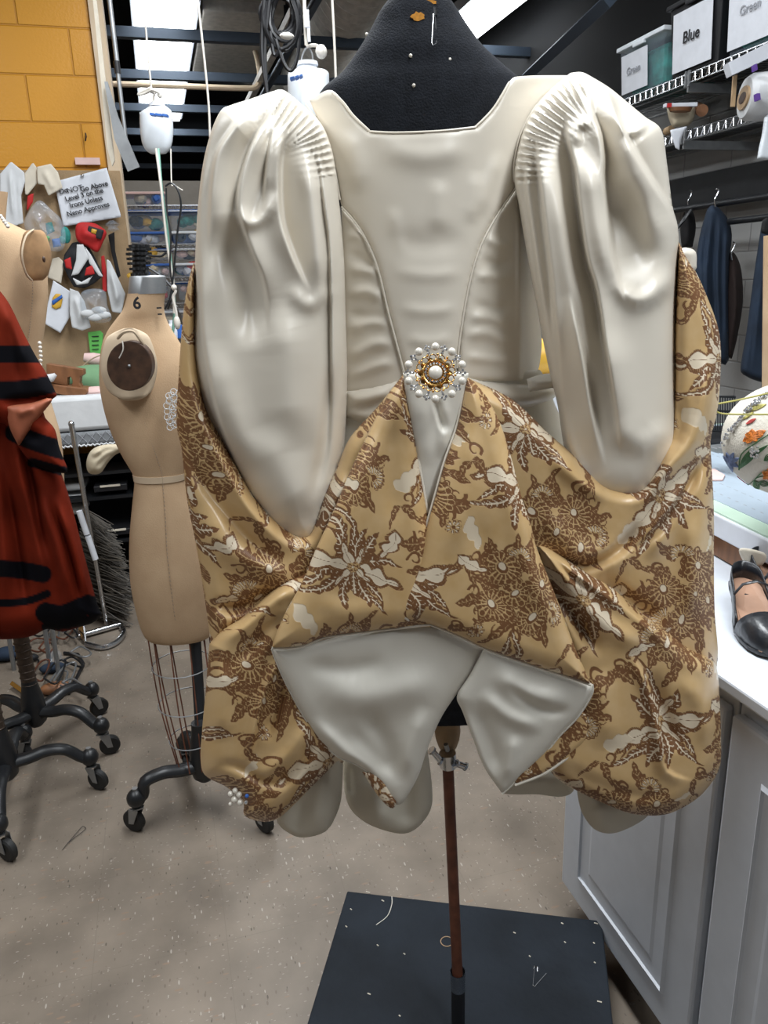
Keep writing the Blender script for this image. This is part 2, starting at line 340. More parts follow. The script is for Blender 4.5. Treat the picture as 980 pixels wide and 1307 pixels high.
def gathers(seam,n,length,amp,ph=0,fan=0):
    def f(X,Y):
        d,s,p,_,_=seg_dist(X,Y,np.array(spline(seam,6)),False)
        e=np.exp(-(d/(length*(1.15-.7*p)))**1.7)*(p>.003)*(p<.997)
        q=p*n*2*pi+ph+fan*np.sin(d/17+p*9)
        return amp*e*(1-np.abs(np.sin(q/2))**.8*1.6)
    return f
TILE=None
def sp(x,k=35.): return np.logaddexp(0,x/k)*k
def sheet(name,outline,D,m,parent,h=3,edge=.03,ew=22,tilt=None,folds=(),closed=False,th=.0016,uv=None,weave=None,corner=False,backd=None,pw=2.0):
    global TILE
    P=smooth_outline(outline); x0,y0=P.min(0)-2*h; x1,y1=P.max(0)+2*h
    nx=int((x1-x0)/h)+2; ny=int((y1-y0)/h)+2
    X,Y=np.meshgrid(x0+h*np.arange(nx),y0+h*np.arange(ny))
    bd,_,_,qx,qy=seg_dist(X,Y,P); ins=inside(X,Y,P)
    keep=ins|(bd<.55*h)
    cell=keep[:-1,:-1]&keep[1:,:-1]&keep[:-1,1:]&keep[1:,1:]
    used=np.zeros(keep.shape,bool)
    for a in (0,1):
        for b in (0,1): used[a:ny-1+a,b:nx-1+b]|=cell
    full=np.zeros(keep.shape,int)
    for a in (0,1):
        for b in (0,1): full[a:ny-1+a,b:nx-1+b]+=cell
    rim=used&(full<4)|(used&~ins)
    X=np.where(rim,qx,X); Y=np.where(rim,qy,Y); bd=np.where(rim,0,bd)
    def depth(Xq,Yq,bq):
        t=np.clip(bq/ew,0,1); e=edge*(1-(1-(1-t)**pw)**(1/pw))
        Z=D+e-fold_sum(Xq,Yq,folds)*(.25+.75*np.clip(bq/8,0,1))
        if tilt is not None: Z=Z+tilt(Xq,Yq)
        return Z
    idx=-np.ones(used.shape,int); idx[used]=np.arange(used.sum())
    xs,ys,b=X[used],Y[used],bd[used]; Z=depth(xs,ys,b)
    def world(xs,ys,Z):
        d=_f[None]+_R[None]*((xs-CX)/F)[:,None]-_U[None]*((ys-CY)/F)[:,None]
        return _C[None]+d*(Z/(d@_fh))[:,None]
    V=world(xs,ys,Z); n=len(xs)
    q=np.argwhere(cell); fr=np.stack([idx[q[:,0],q[:,1]],idx[q[:,0],q[:,1]+1],idx[q[:,0]+1,q[:,1]+1],idx[q[:,0]+1,q[:,1]]],1)
    t=np.clip(b/ew,0,1)
    if closed: Zb=2*(D+edge+(tilt(xs,ys) if tilt is not None else 0))-Z+.004 if backd is None else np.maximum(D+edge+(tilt(xs,ys) if tilt is not None else 0)+backd*(1-(1-t)**2)**.5,Z+.002)
    else: Zb=Z+th
    V2=world(xs,ys,Zb); V=np.concatenate([V,V2])
    # boundary edges
    E=np.concatenate([fr[:,[0,1]],fr[:,[1,2]],fr[:,[2,3]],fr[:,[3,0]]]); key=np.sort(E,1); kk=key[:,0].astype(np.int64)*(n+1)+key[:,1]
    u,inv,cnt=np.unique(kk,return_inverse=True,return_counts=True); be=E[cnt[inv]==1]
    faces=np.concatenate([fr,fr[:,::-1]+n,np.stack([be[:,1],be[:,0],be[:,0]+n,be[:,1]+n],1)])
    me=bpy.data.meshes.new(name); me.vertices.add(len(V)); me.vertices.foreach_set('co',V.astype(np.float32).ravel())
    me.loops.add(faces.size); me.loops.foreach_set('vertex_index',faces.astype(np.int32).ravel())
    me.polygons.add(len(faces)); me.polygons.foreach_set('loop_start',(np.arange(len(faces))*4).astype(np.int32))
    try: me.polygons.foreach_set('loop_total',np.full(len(faces),4,np.int32))
    except Exception: pass
    me.update(calc_edges=True); me.validate()
    me.polygons.foreach_set('use_smooth',np.ones(len(me.polygons),bool))
    if uv is not None:
        sc,rot,ox,oy=uv; zc=Z-D
        # arc length correction: stretch the cloth where it turns away in depth
        dzx=np.gradient(np.where(used,0,0)+0.0)[0] if False else 0
        U=(xs*cos(rot)-ys*sin(rot))/sc+ox; Vv=(xs*sin(rot)+ys*cos(rot))/sc+oy
        U=U+zc*450; Vv=Vv+zc*260
        if TILE is None: TILE=damask_tile()
        fx=(U%TW)*TS; fy=(Vv%TH)*TS; i0=np.floor(fx).astype(int)%(TW*TS); j0=np.floor(fy).astype(int)%(TH*TS); i1=(i0+1)%(TW*TS); j1=(j0+1)%(TH*TS); a=fx-np.floor(fx); c=fy-np.floor(fy)
        cols=np.ones((n,4),np.float32)
        for ch in (0,1,2):
            T=TILE[ch]; cols[:,ch]=T[j0,i0]*(1-a)*(1-c)+T[j0,i1]*a*(1-c)+T[j1,i0]*(1-a)*c+T[j1,i1]*a*c
        cols=np.concatenate([cols,cols]); at_=me.attributes.new('weave','FLOAT_COLOR','POINT'); at_.data.foreach_set('color',cols.ravel())
        uvl=me.uv_layers.new(name='UVMap'); li=np.zeros(len(me.loops),np.int32); me.loops.foreach_get('vertex_index',li)
        UU=np.stack([np.concatenate([U,U]),np.concatenate([Vv,Vv])],1)/100.; uvl.data.foreach_set('uv',UU[li].astype(np.float32).ravel())
    if weave is not None:
        c=np.zeros((n,4),np.float32); c[:,0]=weave(xs,ys); c[:,3]=1; c=np.concatenate([c,c]); at_=me.attributes.new('weave','FLOAT_COLOR','POINT'); at_.data.foreach_set('color',c.ravel())
    me.materials.append(MT[m]); o=bpy.data.objects.new(name,me); COL.objects.link(o)
    if parent: o.parent=parent; o.matrix_parent_inverse=Matrix.Translation(-parent.location)
    def surf(px,py,off=0):
        x=np.array([float(px)]);y=np.array([float(py)]); bb,_,_,_,_=seg_dist(x,y,P); bb=np.where(inside(x,y,P),bb,0)
        return at(px,py,float(depth(x,y,bb)[0])-off)
    o_surf[o.name]=surf
    return o,surf
o_surf={}
def piping(surf,pts,r,name,m,parent,off=.001,n=5,lab=None):
    P=[surf(x,y,off) for x,y in spline(pts,n)]
    o=MB().tube(P,r,6).build(name,m,parent)
    if lab: o['label']=lab
    return o
TW,TH,TS=260,240,3
def damask_tile():
    rng=np.random.RandomState(4)
    W,Hh=TW*TS,TH*TS
    Xg,Yg=np.meshgrid((np.arange(W)+.5)/TS,(np.arange(Hh)+.5)/TS)
    X0,Y0=Xg*2*pi/TW,Yg*2*pi/TH
    Xg=Xg+2.2*np.sin(5*Y0+2*X0)+.7*np.sin(9*X0-7*Y0+1)
    Yg=Yg+2.2*np.sin(4*X0-3*Y0+2)+.7*np.sin(8*X0+8*Y0)
    br=np.zeros((Hh,W));iv=np.zeros((Hh,W));gd=np.zeros((Hh,W))
    def loc(x0,y0,R):
        dx=(Xg-x0+TW/2)%TW-TW/2; dy=(Yg-y0+TH/2)%TH-TH/2
        m=(abs(dx)<R)&(abs(dy)<R)
        return m,dx[m],dy[m]
    sm=lambda d:np.clip(.5-d*1.2,0,1)
    def leaf(x0,y0,a,L,Wd,bend=0,lobes=5,kind='b'):
        m,dx,dy=loc(x0,y0,L*1.35)
        u=dx*cos(a)+dy*sin(a); v=-dx*sin(a)+dy*cos(a)
        t=u/L; v=v-bend*L*t*t*np.sign(1)
        tt=np.clip(t,0,1)
        lob=np.abs(np.sin(lobes*pi*(tt-.06*np.abs(v)/max(Wd,1))))
        w=Wd*(np.sin(pi*tt**.75)**.8)*(.62+.42*lob)
        d=np.abs(v)-w; d=np.where((t<0)|(t>1),9,d)
        B=sm(d)
        vein=np.clip(1-np.abs(v)/(.75),0,1)*(tt<.9)
        ph=(tt*L/5.0-np.abs(v)/7.0)
        sv=(np.abs((ph%1)-.5)<.10)&(d<-1.5)&(tt>.12)
        if kind=='b':
            br[m]=np.maximum(br[m],B); g=np.maximum(vein*B,sv*.9*B); gd[m]=np.where(B>.5,g,gd[m]*(1-B)); iv[m]*=(1-B)
        elif kind=='i':
            I=sm(d+max(2.2,.30*Wd)); br[m]=np.maximum(br[m],B); gd[m]*=(1-B)
            iv[m]=np.where(B>.5,I*(1-vein*.95),iv[m])
            hatch=((np.abs((ph*2%1)-.5)<.16)&(I<.5))
            gd[m]=np.where((B>.5)&hatch,.7,gd[m])
        elif kind=='v':
            br[m]=np.maximum(br[m],B); gd[m]*=(1-B); iv[m]*=(1-B)
            vv=np.clip(1.5-np.abs(v)/.8,0,1)*(tt<.85); sw=np.clip((.13-np.abs((ph%1)-.5))*14,0,1)*(np.abs(v)<Wd*.62)*(tt>.1)*(tt<.88)
            iv[m]=np.maximum(iv[m],np.maximum(vv,sw)*B)
        elif kind=='w':     # pale ground leaf without brown
            br[m]*=(1-B); gd[m]*=(1-B); iv[m]=np.maximum(iv[m]*(1-B),B*.75)
    def curl(x0,y0,R,a0,turn,w=1.3):
        m,dx,dy=loc(x0,y0,R*1.3); rr=np.hypot(dx,dy); th=np.arctan2(dy,dx)
        k=((th*turn-a0)%(2*pi))/(2*pi); rt=R*(.35+.65*k)
        B=sm(np.abs(rr-rt)-w*(.5+.9*k)); br[m]=np.maximum(br[m],B)
    def rosette(x0,y0,R,n,a0=0,full=2*pi,drop=True):
        m,dx,dy=loc(x0,y0,R*1.35); rr=np.hypot(dx,dy); th=(np.arctan2(dy,dx)-a0+pi)%(2*pi)-pi
        Re=R*(.88+.14*np.abs(np.cos(th*n/2)))
        d=rr-Re; d=np.where(np.abs(th)>full/2,9,d); B=sm(d)
        br[m]=np.maximum(br[m],B); iv[m]*=(1-B)
        k=np.abs(((th*n/(2*pi))%1)-.5)
        g=((k<.5*np.clip(.8/np.maximum(rr*2*pi/n,.1),0,.28)*2)&(rr>.34*R)&(rr<.84*R))*1.
        g=np.maximum(g,(np.abs(rr-.30*R)<.55)); g=np.maximum(g,(np.abs(rr-Re*.90)<.5)&(np.abs(th)<full/2))
        g=np.maximum(g,(np.abs(rr-.62*R)<.4))
        gd[m]=np.where(B>.5,g,gd[m])
        if drop:
            q=rr/(R*.17)*(1+.35*np.cos(np.arctan2(dy,dx)-1.57)); I=sm((q-1)*3); I=np.where(rr<R*.4,I,0)
            iv[m]=np.maximum(iv[m],I)
        else:
            I=((k>.33)&(rr>.36*R)&(rr<.80*R)&(np.abs(th)<full/2))*1.; iv[m]=np.maximum(iv[m],I*.95); gd[m]=np.where(I>0,0,gd[m])
    def burst(x,y,s,rot,fl):
        for i in range(7):
            leaf(x,y,rot+i*.9+.4,(54+9*(i%3))*s,7*s,.5*(-1)**i,6,'v')
        for (a,L,Wd,b,lb,k) in [(-1.45,44,9,.25,4,'v'),(-.75,50,9,-.2,5,'v'),(-2.3,46,8,.2,4,'v'),(2.75,44,9,.25,4,'v'),(1.9,46,9,-.25,5,'v'),(.9,50,9,.22,5,'v'),(1.35,38,6,-.1,4,'v'),
                                 (.15,62,11,.22,3,'i'),(3.35,64,12,-.25,3,'i'),(-1.05,30,5,.1,2,'i'),(2.3,34,6,-.1,2,'i'),(-1.9,36,7,-.2,2,'i'),(.5,34,5,0,2,'i')]:
            leaf(x,y,(a if fl>0 else pi-a)+rot,L*s,Wd*s,b*fl,lb,k)
        rosette(x,y,7*s,6)
    def cluster(x,y,s,rot,fl):
        for i in range(22):
            a=rot+i*2*pi/22+rng.rand()*.3; r=(16+24*rng.rand())*s
            leaf(x+cos(a)*r,y+sin(a)*r,a+(rng.rand()-.5)*1.2,(26+10*rng.rand())*s,6.5*s,(rng.rand()-.5)*.7,3,'b')
        for i in range(13):
            a=rot+i*2*pi/13; curl(x+cos(a)*50*s,y+sin(a)*46*s,8*s,a,1 if i%2 else -1)
        for (dx,dy,R,n,k) in [(-24,-12,21,18,1),(20,-24,19,16,1),(26,16,20,18,1),(-14,26,18,16,1),(3,1,15,12,1)]:
            rosette(x+dx*s*fl,y+dy*s,R*s,n)
        rosette(x-36*fl*s,y+20*s,17*s,20,(pi if fl>0 else 0)+.4*fl,3.6,False)
        rosette(x+2*fl*s,y-40*s,14*s,16,-1.57,3.4,False)
        rosette(x+44*fl*s,y+44*s,9*s,8,0,2*pi,False)
    cluster(66,58,1.08,.3,1); cluster(196,178,1.08,1.1,-1)
    burst(196,56,1.06,.2,1); burst(66,178,1.06,-.35,-1)
    leaf(128,96,.9,40,9,.2,3,'w'); leaf(2,216,-.6,38,9,.2,3,'w'); leaf(130,5,2.4,26,6,.2,3,'w')
    for (q1,q2) in [(128,30),(135,150),(2,118),(4,236),(118,232),(250,128)]:
        leaf(q1,q2,q1*.1,30,6,.5,3,'b'); leaf(q1,q2,q1*.1+2.2,26,5,-.5,3,'b'); curl(q1+8,q2-10,8,1,1)
    leaf(120,140,.6,46,11,-.3,3,'i'); leaf(255,20,2.0,46,11,.3,3,'i'); leaf(8,110,-1.0,40,9,.3,3,'i')
    br=np.clip(br-gd*.85,0,1)
    return br,iv,gd
HB=1.35
# ================================================================== THE GOWN
GF=thing('dress_form',at(583,1290,1.12),'black jersey dress form on a rusty brown pole, holding up the ivory and gold gown','dress form')
def loftpx(rows,n=40,flat=.62,k=5):
    R=spline(rows,k); mb=MB(); vs=[]
    for r in R:
        y,xl,xr,D=r[:4]; fl=r[4] if len(r)>4 else flat
        a=at(xl,y,D); b=at(xr,y,D); c=(a+b)/2; w=(b-a).length/2
        vs+=[c+RT*w*cos(2*pi*i/n)-FW*w*fl*sin(2*pi*i/n) for i in range(n)]
    m=len(R); fs=[(i*n+q,i*n+(q+1)%n,(i+1)*n+(q+1)%n,(i+1)*n+q) for i in range(m-1) for q in range(n)]
    fs+=[tuple(range(n))[::-1],tuple((m-1)*n+q for q in range(n))]
    return MB().add(vs,fs)
loftpx([(-60,500,562,1.17,.95),(-30,499,565,1.17,.95),(-4,496,572,1.17,.9),(15,484,583,1.17,.85),(40,471,599,1.17,.75),(65,455,618,1.165,.62),(90,436,645,1.165,.5),(115,408,672,1.165,.42),
        (150,404,684,1.165,.40),(250,430,672,1.17,.45),(350,470,655,1.17,.55),(460,478,650,1.17,.6),(600,452,690,1.17,.62),(750,440,700,1.17,.62),(860,452,690,1.17,.6),(888,455,688,1.17,.6)],n=48).build('body','black_jersey',GF,sub=0)
MB().lathe(at(571,925,1.16),[(.004,.03),(.018,.028),(.0185,.01),(.0215,0),(.0225,-.012),(.021,-.026),(.016,-.042),(.012,-.05)],20).build('wooden_knob','wood',GF)
pA=at(568,945,1.14); pB=at(572,985,1.135); pC=at(584,1250,1.12); pass
MB().tube([pB+(pA-pB)*.2,pB,pC],.0098,14).build('pole','rust',GF)
cl=MB().tube([at(571,961,1.135),at(572,978,1.135)],[.0145,.0145],16).build('hose_clamp','chrome',GF)
for i,(a,b,c,d) in enumerate([(550,957,563,972),(581,974,595,979)]):
    q=MB().tube([at(a,b,1.12),at(c,d,1.12)],.0055,10).tube([at(a,b,1.12),at(a+2,b+2,1.12)],.008,8).tube([at(c,d,1.12),at(c-2,d-1,1.12)],.0075,8).build('clamp_screw','chrome',cl)
MB().tube([at(571,958,1.122),at(569,950,1.12)],.004,8).build('clamp_tab','steel',GF)
s0=at(584,1240,1.12); s1=at(584.5,1262,1.12)
MB().tube([s0,s1],.0135,18,caps=False).tube([s0,s0+(s1-s0)*.12],.0148,18,caps=False).build('steel_collar','chrome',GF)
base=onz(586,1340,.165)
MB().tube([s1,Vector((s1.x,s1.y,.1215))],.0128,16).build('socket_tube','black_plastic',GF)
pass
def bodydepth(px,py,rows,D):
    y=[r[0] for r in rows]; xl=np.interp(py,y,[r[1] for r in rows]); xr=np.interp(py,y,[r[2] for r in rows]); fl=np.interp(py,y,[r[3] for r in rows])
    w=(at(xr,py,D)-at(xl,py,D)).length/2; u=(px-(xl+xr)/2)/((xr-xl)/2); u=max(-1,min(1,u)); return D-w*fl*sqrt(1-u*u)
NR=[(-30,499,565,.95),(-4,496,572,.9),(15,484,583,.85),(40,471,599,.75),(65,455,618,.62),(90,436,645,.5),(115,408,672,.42),(150,404,684,.40)]
nd=lambda x,y: bodydepth(x,y,NR,1.168)
st=MB()
for (x,y,w,h_,D) in [(533,21,8,5,1.128),(546,3,10,3,1.12)]:
    c=at(x,y,nd(x,y)-.004); pts=[c+RT*(w*.001*(1+.25*sin(k*2.1))*cos(2*pi*k/14))+UP*(h_*.001*(1+.25*cos(k*3.3))*sin(2*pi*k/14)) for k in range(14)]
    MB().prism(pts,FW*.014).build('orange_patch','orange',GF)
# pins in the neck
def pin(x,y,D,dx,dy,label):
    D=nd(x,y)-.004
    t=thing('dress_pin',at(x,y,D),label,'pin')
    MB().ball(at(x,y,D),.0024,10,6).build('pin_head','pearl',t); MB().tube([at(x,y,D),at(x+dx,y+dy,D+.012)],.0006,5).build('pin_shaft','chrome',t)
pin(524,71,1.068,2,8,'small round-headed pin stuck high in the middle of the black neck')
pin(528,109,1.078,-4,11,'pearl-headed pin stuck low in the black form above the neckline')
pin(574,76,1.075,-7,-7,'pearl-headed pin on the right of the black neck, below the safety pin')
pin(468,44,1.11,3,5,'tiny pin in the left edge of the black neck')
t=thing('safety_pin',at(554,35,1.115),'open silver safety pin hanging on the black form\'s neck','safety pin')
MB().tube([at(555,12,nd(555,12)-.005),at(557,55,nd(557,55)-.005)],.0009,5).tube([at(557,55,nd(557,55)-.005),at(552,58,nd(552,58)-.005),at(551,54,nd(551,54)-.005),at(553,18,nd(553,18)-.005)],.0007,5).build('wire','chrome',t)
MB().tube([at(555,10,nd(555,10)-.005),at(556,20,nd(556,20)-.005)],.0022,8).build('clasp','chrome',t)

GW=thing('gown',at(555,500,1.12),'ivory satin gown with full gathered sleeves and a looped-up gold and brown floral brocade overskirt','gown')
cxg=552
bt=lambda X,Y: .075*((X-cxg)/150.)**2+.0
# --- bodice : centre back panel with straps
def wr(pts,w=9,h=.004): return (pts,w,h)
bod=[(395,128,1),(418,115),(432,122),(451,147),(472,168,1),(505,169),(560,167),(607,162,1),(630,138),(650,104),(668,97),(735,96,1),(700,150),(672,190),(661,236,1),(630,282),(611,320),(598,366),(588,424),(583,470,1),(583,500,1),(519,500,1),(517,476),(509,449),(496,400),(481,339),(460,293),(436,264,1),(424,215),(412,170)]
_,s_b=sheet('bodice_back',bod,1.03,'satin',GW,h=3.2,edge=.004,ew=10,tilt=bt,th=.002,folds=[
 ([(475,182),(540,200),(610,185)],16,.004),([(500,260),(512,330)],9,.0022),([(560,225),(558,300)],12,.003),([(610,215),(600,290)],10,.0028),([(640,190),(622,240),(612,280)],9,.0035),
 ([(440,160),(455,210),(452,250)],14,.005),([(480,300),(540,312),(600,302)],16,-.003),([(495,345),(550,352),(596,345)],9,.0018),([(503,392),(550,398),(588,390)],8,.002),([(513,430),(550,437),(582,428)],8,.002),([(520,455),(550,459),(580,453)],7,.0016)])
lf=[([(438,300),(460,302),(474,312)],6,.003),([(441,325),(462,330),(482,345)],7,-.003),([(441,345),(465,345),(486,352)],7,.004),([(441,378),(468,372),(492,385)],8,.005),([(441,400),(470,405),(498,405)],7,-.004),([(441,428),(470,410),(500,415)],8,.005),([(441,462),(475,440),(507,440)],8,.005),([(441,485),(478,468),(510,462)],7,.004)]
_,s_l=sheet('bodice_side_panel',[(436,264,1),(460,293),(481,339),(496,400),(509,449),(518,478,1),(516,500,1),(440,502,1),(438,380)],1.035,'satin',GW,h=2.8,edge=.004,ew=8,tilt=bt,th=.002,folds=lf)
rf=[([(618,300),(636,312),(655,312)],6,.004),([(612,330),(636,338),(656,330)],7,-.004),([(604,355),(630,352),(655,360)],7,.004),([(600,385),(630,395),(656,385)],7,-.003),([(594,408),(625,405),(656,420)],8,.005),([(590,432),(622,425),(658,445)],8,.005),([(588,455),(620,458),(658,462)],7,.004),([(660,250),(662,360),(664,480)],4,.004,1)]
_,s_r=sheet('bodice_side_panel',[(661,236,1),(667,275),(674,334),(684,385),(691,430),(689,462),(683,486,1),(640,486),(583,486,1),(588,424),(598,366),(611,320),(630,282)],1.035,'satin',GW,h=2.8,edge=.004,ew=8,tilt=lambda X,Y:bt(X,Y)+.06*np.clip((X-662)/30,0,1),th=.002,folds=rf)
for pts,s in [([(436,264),(460,293),(481,339),(496,400),(509,449),(517,480)],s_b),([(660,237),(630,282),(611,320),(598,366),(588,424),(583,470)],s_b)]:
    piping(s,pts,.0014,'princess_seam','satin',GW,off=.002)
piping(s_b,[(424,118),(438,131),(451,148),(471,167)],.0016,'neckline_piping','satin',GW,off=.001)
piping(s_b,[(472,168),(505,169.5),(560,167.5),(607,162.5)],.0016,'neckline_piping','satin',GW,off=.001)
piping(s_b,[(607,162),(630,138),(650,105)],.0016,'neckline_piping','satin',GW,off=.001)
# --- peplum / waist bands / underskirt top
sheet('peplum',[(438,497,1),(480,490),(522,478,1),(515,520,1),(485,545),(440,532,1)],1.03,'satin',GW,h=3,edge=.015,ew=14,tilt=bt,folds=[([(440,512),(470,508),(500,498)],6,.004),([(442,524),(475,520),(505,505)],5,-.004)])
sheet('peplum',[(586,476,1),(630,488),(670,490),(706,494,1),(709,506),(690,515),(655,522),(610,505,1)],1.028,'satin',GW,h=3,edge=.016,ew=14,tilt=bt,folds=[([(620,496),(660,508),(700,508)],7,.006)])
sheet('underskirt',[(430,500,1),(440,478,1),(690,472,1),(705,508,1),(722,560),(738,700),(742,850,1),(600,862),(440,850,1),(425,640)],1.045,'satin_cool',GW,h=4,edge=.01,ew=20,tilt=bt)
_,s=sheet('waist_strap',[(672,484,1),(690,478),(710,476,1),(712,494,1),(690,498),(676,500,1)],1.055,'satin_cool',GW,h=2,edge=.006,ew=6,folds=[([(680,488),(710,486)],3,.003)])
# --- sleeves
SLl=[(346,117,1),(362,115),(385,133),(410,158),(422,186),(428,215),(433,260),(439,330),(441,400),(443,480),(440,560),(432,630),(415,690),(385,706),(350,690),(318,645),(290,590),(258,525),(246,455),(248,390),(249,330),(252,270),(258,215),(268,172),(281,142),(295,134),(320,126)]
seamL=[(356,114),(385,133),(410,158),(422,186),(429,222)]
fl=[gathers(seamL,14,36,.011,.4,0),
 ([(353,132),(347,147),(330,168),(317,193),(307,226),(303,255),(305,274),(312,300),(323,329),(333,352),(340,385),(342,430)],24,.024,'R'),
 ([(340,127),(313,143),(294,166),(277,193),(270,223),(267,265),(266,330)],20,.018,'R'),
 ([(366,150),(366,166),(360,190),(357,216),(358,262),(363,292),(374,325),(386,352),(398,375)],18,.022,'L'),
 ([(350,160),(343,190),(338,226),(334,262)],9,.014,'R'),
 ([(392,172),(398,190),(406,205),(410,236),(414,270),(419,309),(421,365),(422,430),(422,507),(418,600)],13,.012,'R'),
 ([(254,310),(256,400),(264,470),(280,540),(312,615)],16,.018,'R'),
 ([(388,180),(398,240),(404,300),(408,350),(408,395)],13,.018),
 ([(366,360),(385,384),(404,386),(428,360)],11,.006),
 ([(292,262),(318,284),(338,274),(350,240)],9,.009),
 ([(285,270),(298,330),(314,380),(322,450)],20,-.020),
 ([(345,380),(364,440),(366,490),(372,580)],28,.016),
 ([(275,430),(292,520),(325,610)],18,.010),
 ([(335,540),(365,610),(396,665)],30,.012),([(424,460),(416,560),(396,650)],8,-.010)]
_,s_sl=sheet('sleeve',SLl,.975,'satin',GW,h=1.8,edge=.075,ew=62,closed=True,folds=fl,tilt=lambda X,Y:.00006*(X-350)+.00012*sp(300-Y),pw=2.2)
SLr=[(728,93,1),(712,106),(690,128),(672,155),(661,190),(656,226),(662,262),(674,334),(684,385),(692,430),(702,478),(712,520),(722,580),(745,635),(790,652),(835,640),(868,590),(869,530),(866,478),(864,386),(866,300),(858,262),(851,208),(844,166),(823,149),(799,129),(778,112),(755,98),(742,92)]
seamR=[(734,92),(708,108),(684,137),(666,170),(658,212),(658,236)]
fr_=[gathers(seamR,17,38,.011,0,0),
 ([(726,125),(723,160),(724,180),(733,215),(738,262),(748,329),(761,375),(774,458),(784,520),(794,590)],24,.026,'R'),
 ([(684,160),(685,190),(688,226),(695,292),(703,358),(710,441),(718,530)],17,.018,'R'),
 ([(752,115),(758,148),(766,170),(771,200),(771,230),(777,282),(782,325),(791,365),(802,395)],20,.024,'L'),
 ([(772,108),(781,127),(791,153),(810,193),(840,243),(858,276),(868,310)],22,.022,'L'),
 ([(668,180),(671,240),(680,310),(690,380),(704,470)],10,.010,'R'),
 ([(703,180),(712,250),(722,320),(736,400),(754,530)],14,.016),
 ([(745,180),(756,250),(768,320),(786,385)],12,.012),
 ([(780,138),(797,166),(814,166),(832,148)],6,.010),([(742,190),(734,170),(742,158),(758,160)],7,.008),
 ([(780,150),(800,205),(825,262),(850,330)],16,.012),
 ([(788,225),(802,285),(816,330),(828,362)],24,-.020),
 ([(780,352),(806,380),(834,376),(864,340)],12,.013),
 ([(728,370),(744,450),(756,520),(774,600)],14,.015,'L'),
 ([(775,410),(790,500),(812,590)],26,.012),([(776,540),(822,566),(862,535)],16,.006),([(706,460),(726,570),(764,640)],10,.010)]
_,s_sr=sheet('sleeve',SLr,.972,'satin',GW,h=1.8,edge=.075,ew=62,closed=True,folds=fr_,tilt=lambda X,Y:-.00005*(X-750)+.00012*sp(300-Y),pw=2.2)
piping(s_b,[(390,133),(408,158),(420,186),(427,215),(434,255)],.0011,'armhole_seam','satin',GW,off=.004)
piping(s_b,[(706,112),(682,138),(664,172),(656,208),(656,232)],.0011,'armhole_seam','satin',GW,off=.004)
# --- ivory lobes of the underskirt hanging below
sheet('underskirt_lobe',[(350,1000,1),(400,960),(438,960,1),(437,1000),(433,1030),(417,1060),(388,1069),(368,1063),(352,1045)],1.03,'muslin_lining',GW,h=3,edge=.018,ew=20,closed=True,folds=[([(415,975),(400,1065)],12,.010),([(385,1010),(375,1070)],9,-.008)])
sheet('underskirt_lobe',[(437,950,1),(545,950,1),(552,1015),(545,1042),(524,1062),(498,1062),(462,1047),(441,1018)],1.06,'muslin_lining',GW,h=3,edge=.018,ew=20,closed=True,folds=[([(470,985),(490,1060)],12,.012),([(515,990),(520,1060)],12,-.010),([(444,975),(447,1020)],5,-.008)])
sheet('underskirt_lobe',[(640,985,1),(735,985,1),(732,1009),(716,1017),(685,1014),(655,1014),(640,1010)],1.07,'muslin_lining',GW,h=3,edge=.03,ew=25,closed=True)
sheet('underskirt_lobe',[(736,995,1),(840,1020,1),(825,1043),(800,1058),(778,1064),(758,1058),(743,1038),(737,1015)],1.01,'muslin_lining',GW,h=3,edge=.04,ew=35,closed=True,folds=[([(760,1025),(770,1060)],12,.006)])
# --- brocade overskirt
outL=[(246,338),(238,370),(232,420),(228,480),(225,540),(232,575),(238,634),(250,695),(260,756),(268,815)]
inL=[(250,420),(255,481),(266,527),(281,554),(301,591),(321,628),(342,654),(370,678),(390,684),(400,671),(413,634),(431,594),(447,558),(480,521)]
Lup=[(248,332,1)]+inL+[(515,478,1),(520,560,1),(430,700,1),(395,745),(357,765),(312,800),(268,828,1)]+outL[::-1][:-1]
rimL=[(252,440),(258,490),(268,535),(284,562),(304,600),(325,636),(346,662),(372,688),(392,694),(404,682),(418,645),(437,602),(455,562),(484,530)]
_,s1=sheet('overskirt_drape',Lup,.965,'brocade',GW,h=HB,edge=.042,ew=20,closed=True,backd=.03,uv=(1.1,-.35,40,10),tilt=lambda X,Y:.0003*sp(330-X)+.00006*sp(600-Y),
  folds=[([(244,440),(250,500),(268,560),(296,615),(330,665),(372,702),(394,706)],11,.014),([(232,560),(250,600),(285,650),(330,700),(380,735)],9,-.012),([(395,705),(420,660),(445,600)],9,.010),
         ([(262,640),(290,700),(350,728),(395,728)],16,.012),([(262,770),(310,775),(360,745)],9,-.018),([(236,580),(245,650),(258,720)],8,.006)])
Llow=[(267,822,1),(285,802),(312,785),(357,746),(395,728,1),(430,720,1),(440,800),(440,960),(431,971,1),(398,1004),(368,1034),(354,1045),(335,1049),(312,1041),(310,1022),(288,1004),(262,990),(256,968),(258,930),(262,887)]
_,s2=sheet('overskirt_pouf',Llow,.935,'brocade',GW,h=HB,edge=.05,ew=26,closed=True,backd=.05,uv=(1.1,.55,70,60),tilt=lambda X,Y:.00025*sp(320-X),
  folds=[([(275,825),(310,800),(350,765),(392,742)],9,.012),([(300,850),(330,815),(370,780)],8,-.010),([(372,830),(348,860),(330,910),(318,960),(305,980)],8,.012,-1),([(362,862),(352,900),(338,950)],9,-.012),
         ([(290,840),(280,900),(282,950)],16,.010),([(262,980),(300,978),(350,1000),(390,960)],7,-.008),([(395,915),(370,960),(320,1000)],10,.010),([(400,940),(385,975),(350,1015)],6,-.008)])
outR=[(866,309,1),(889,349),(904,383),(916,417),(920,450),(918,501),(914,532),(907,560),(908,593),(911,650),(911,715),(912,780),(916,840)]
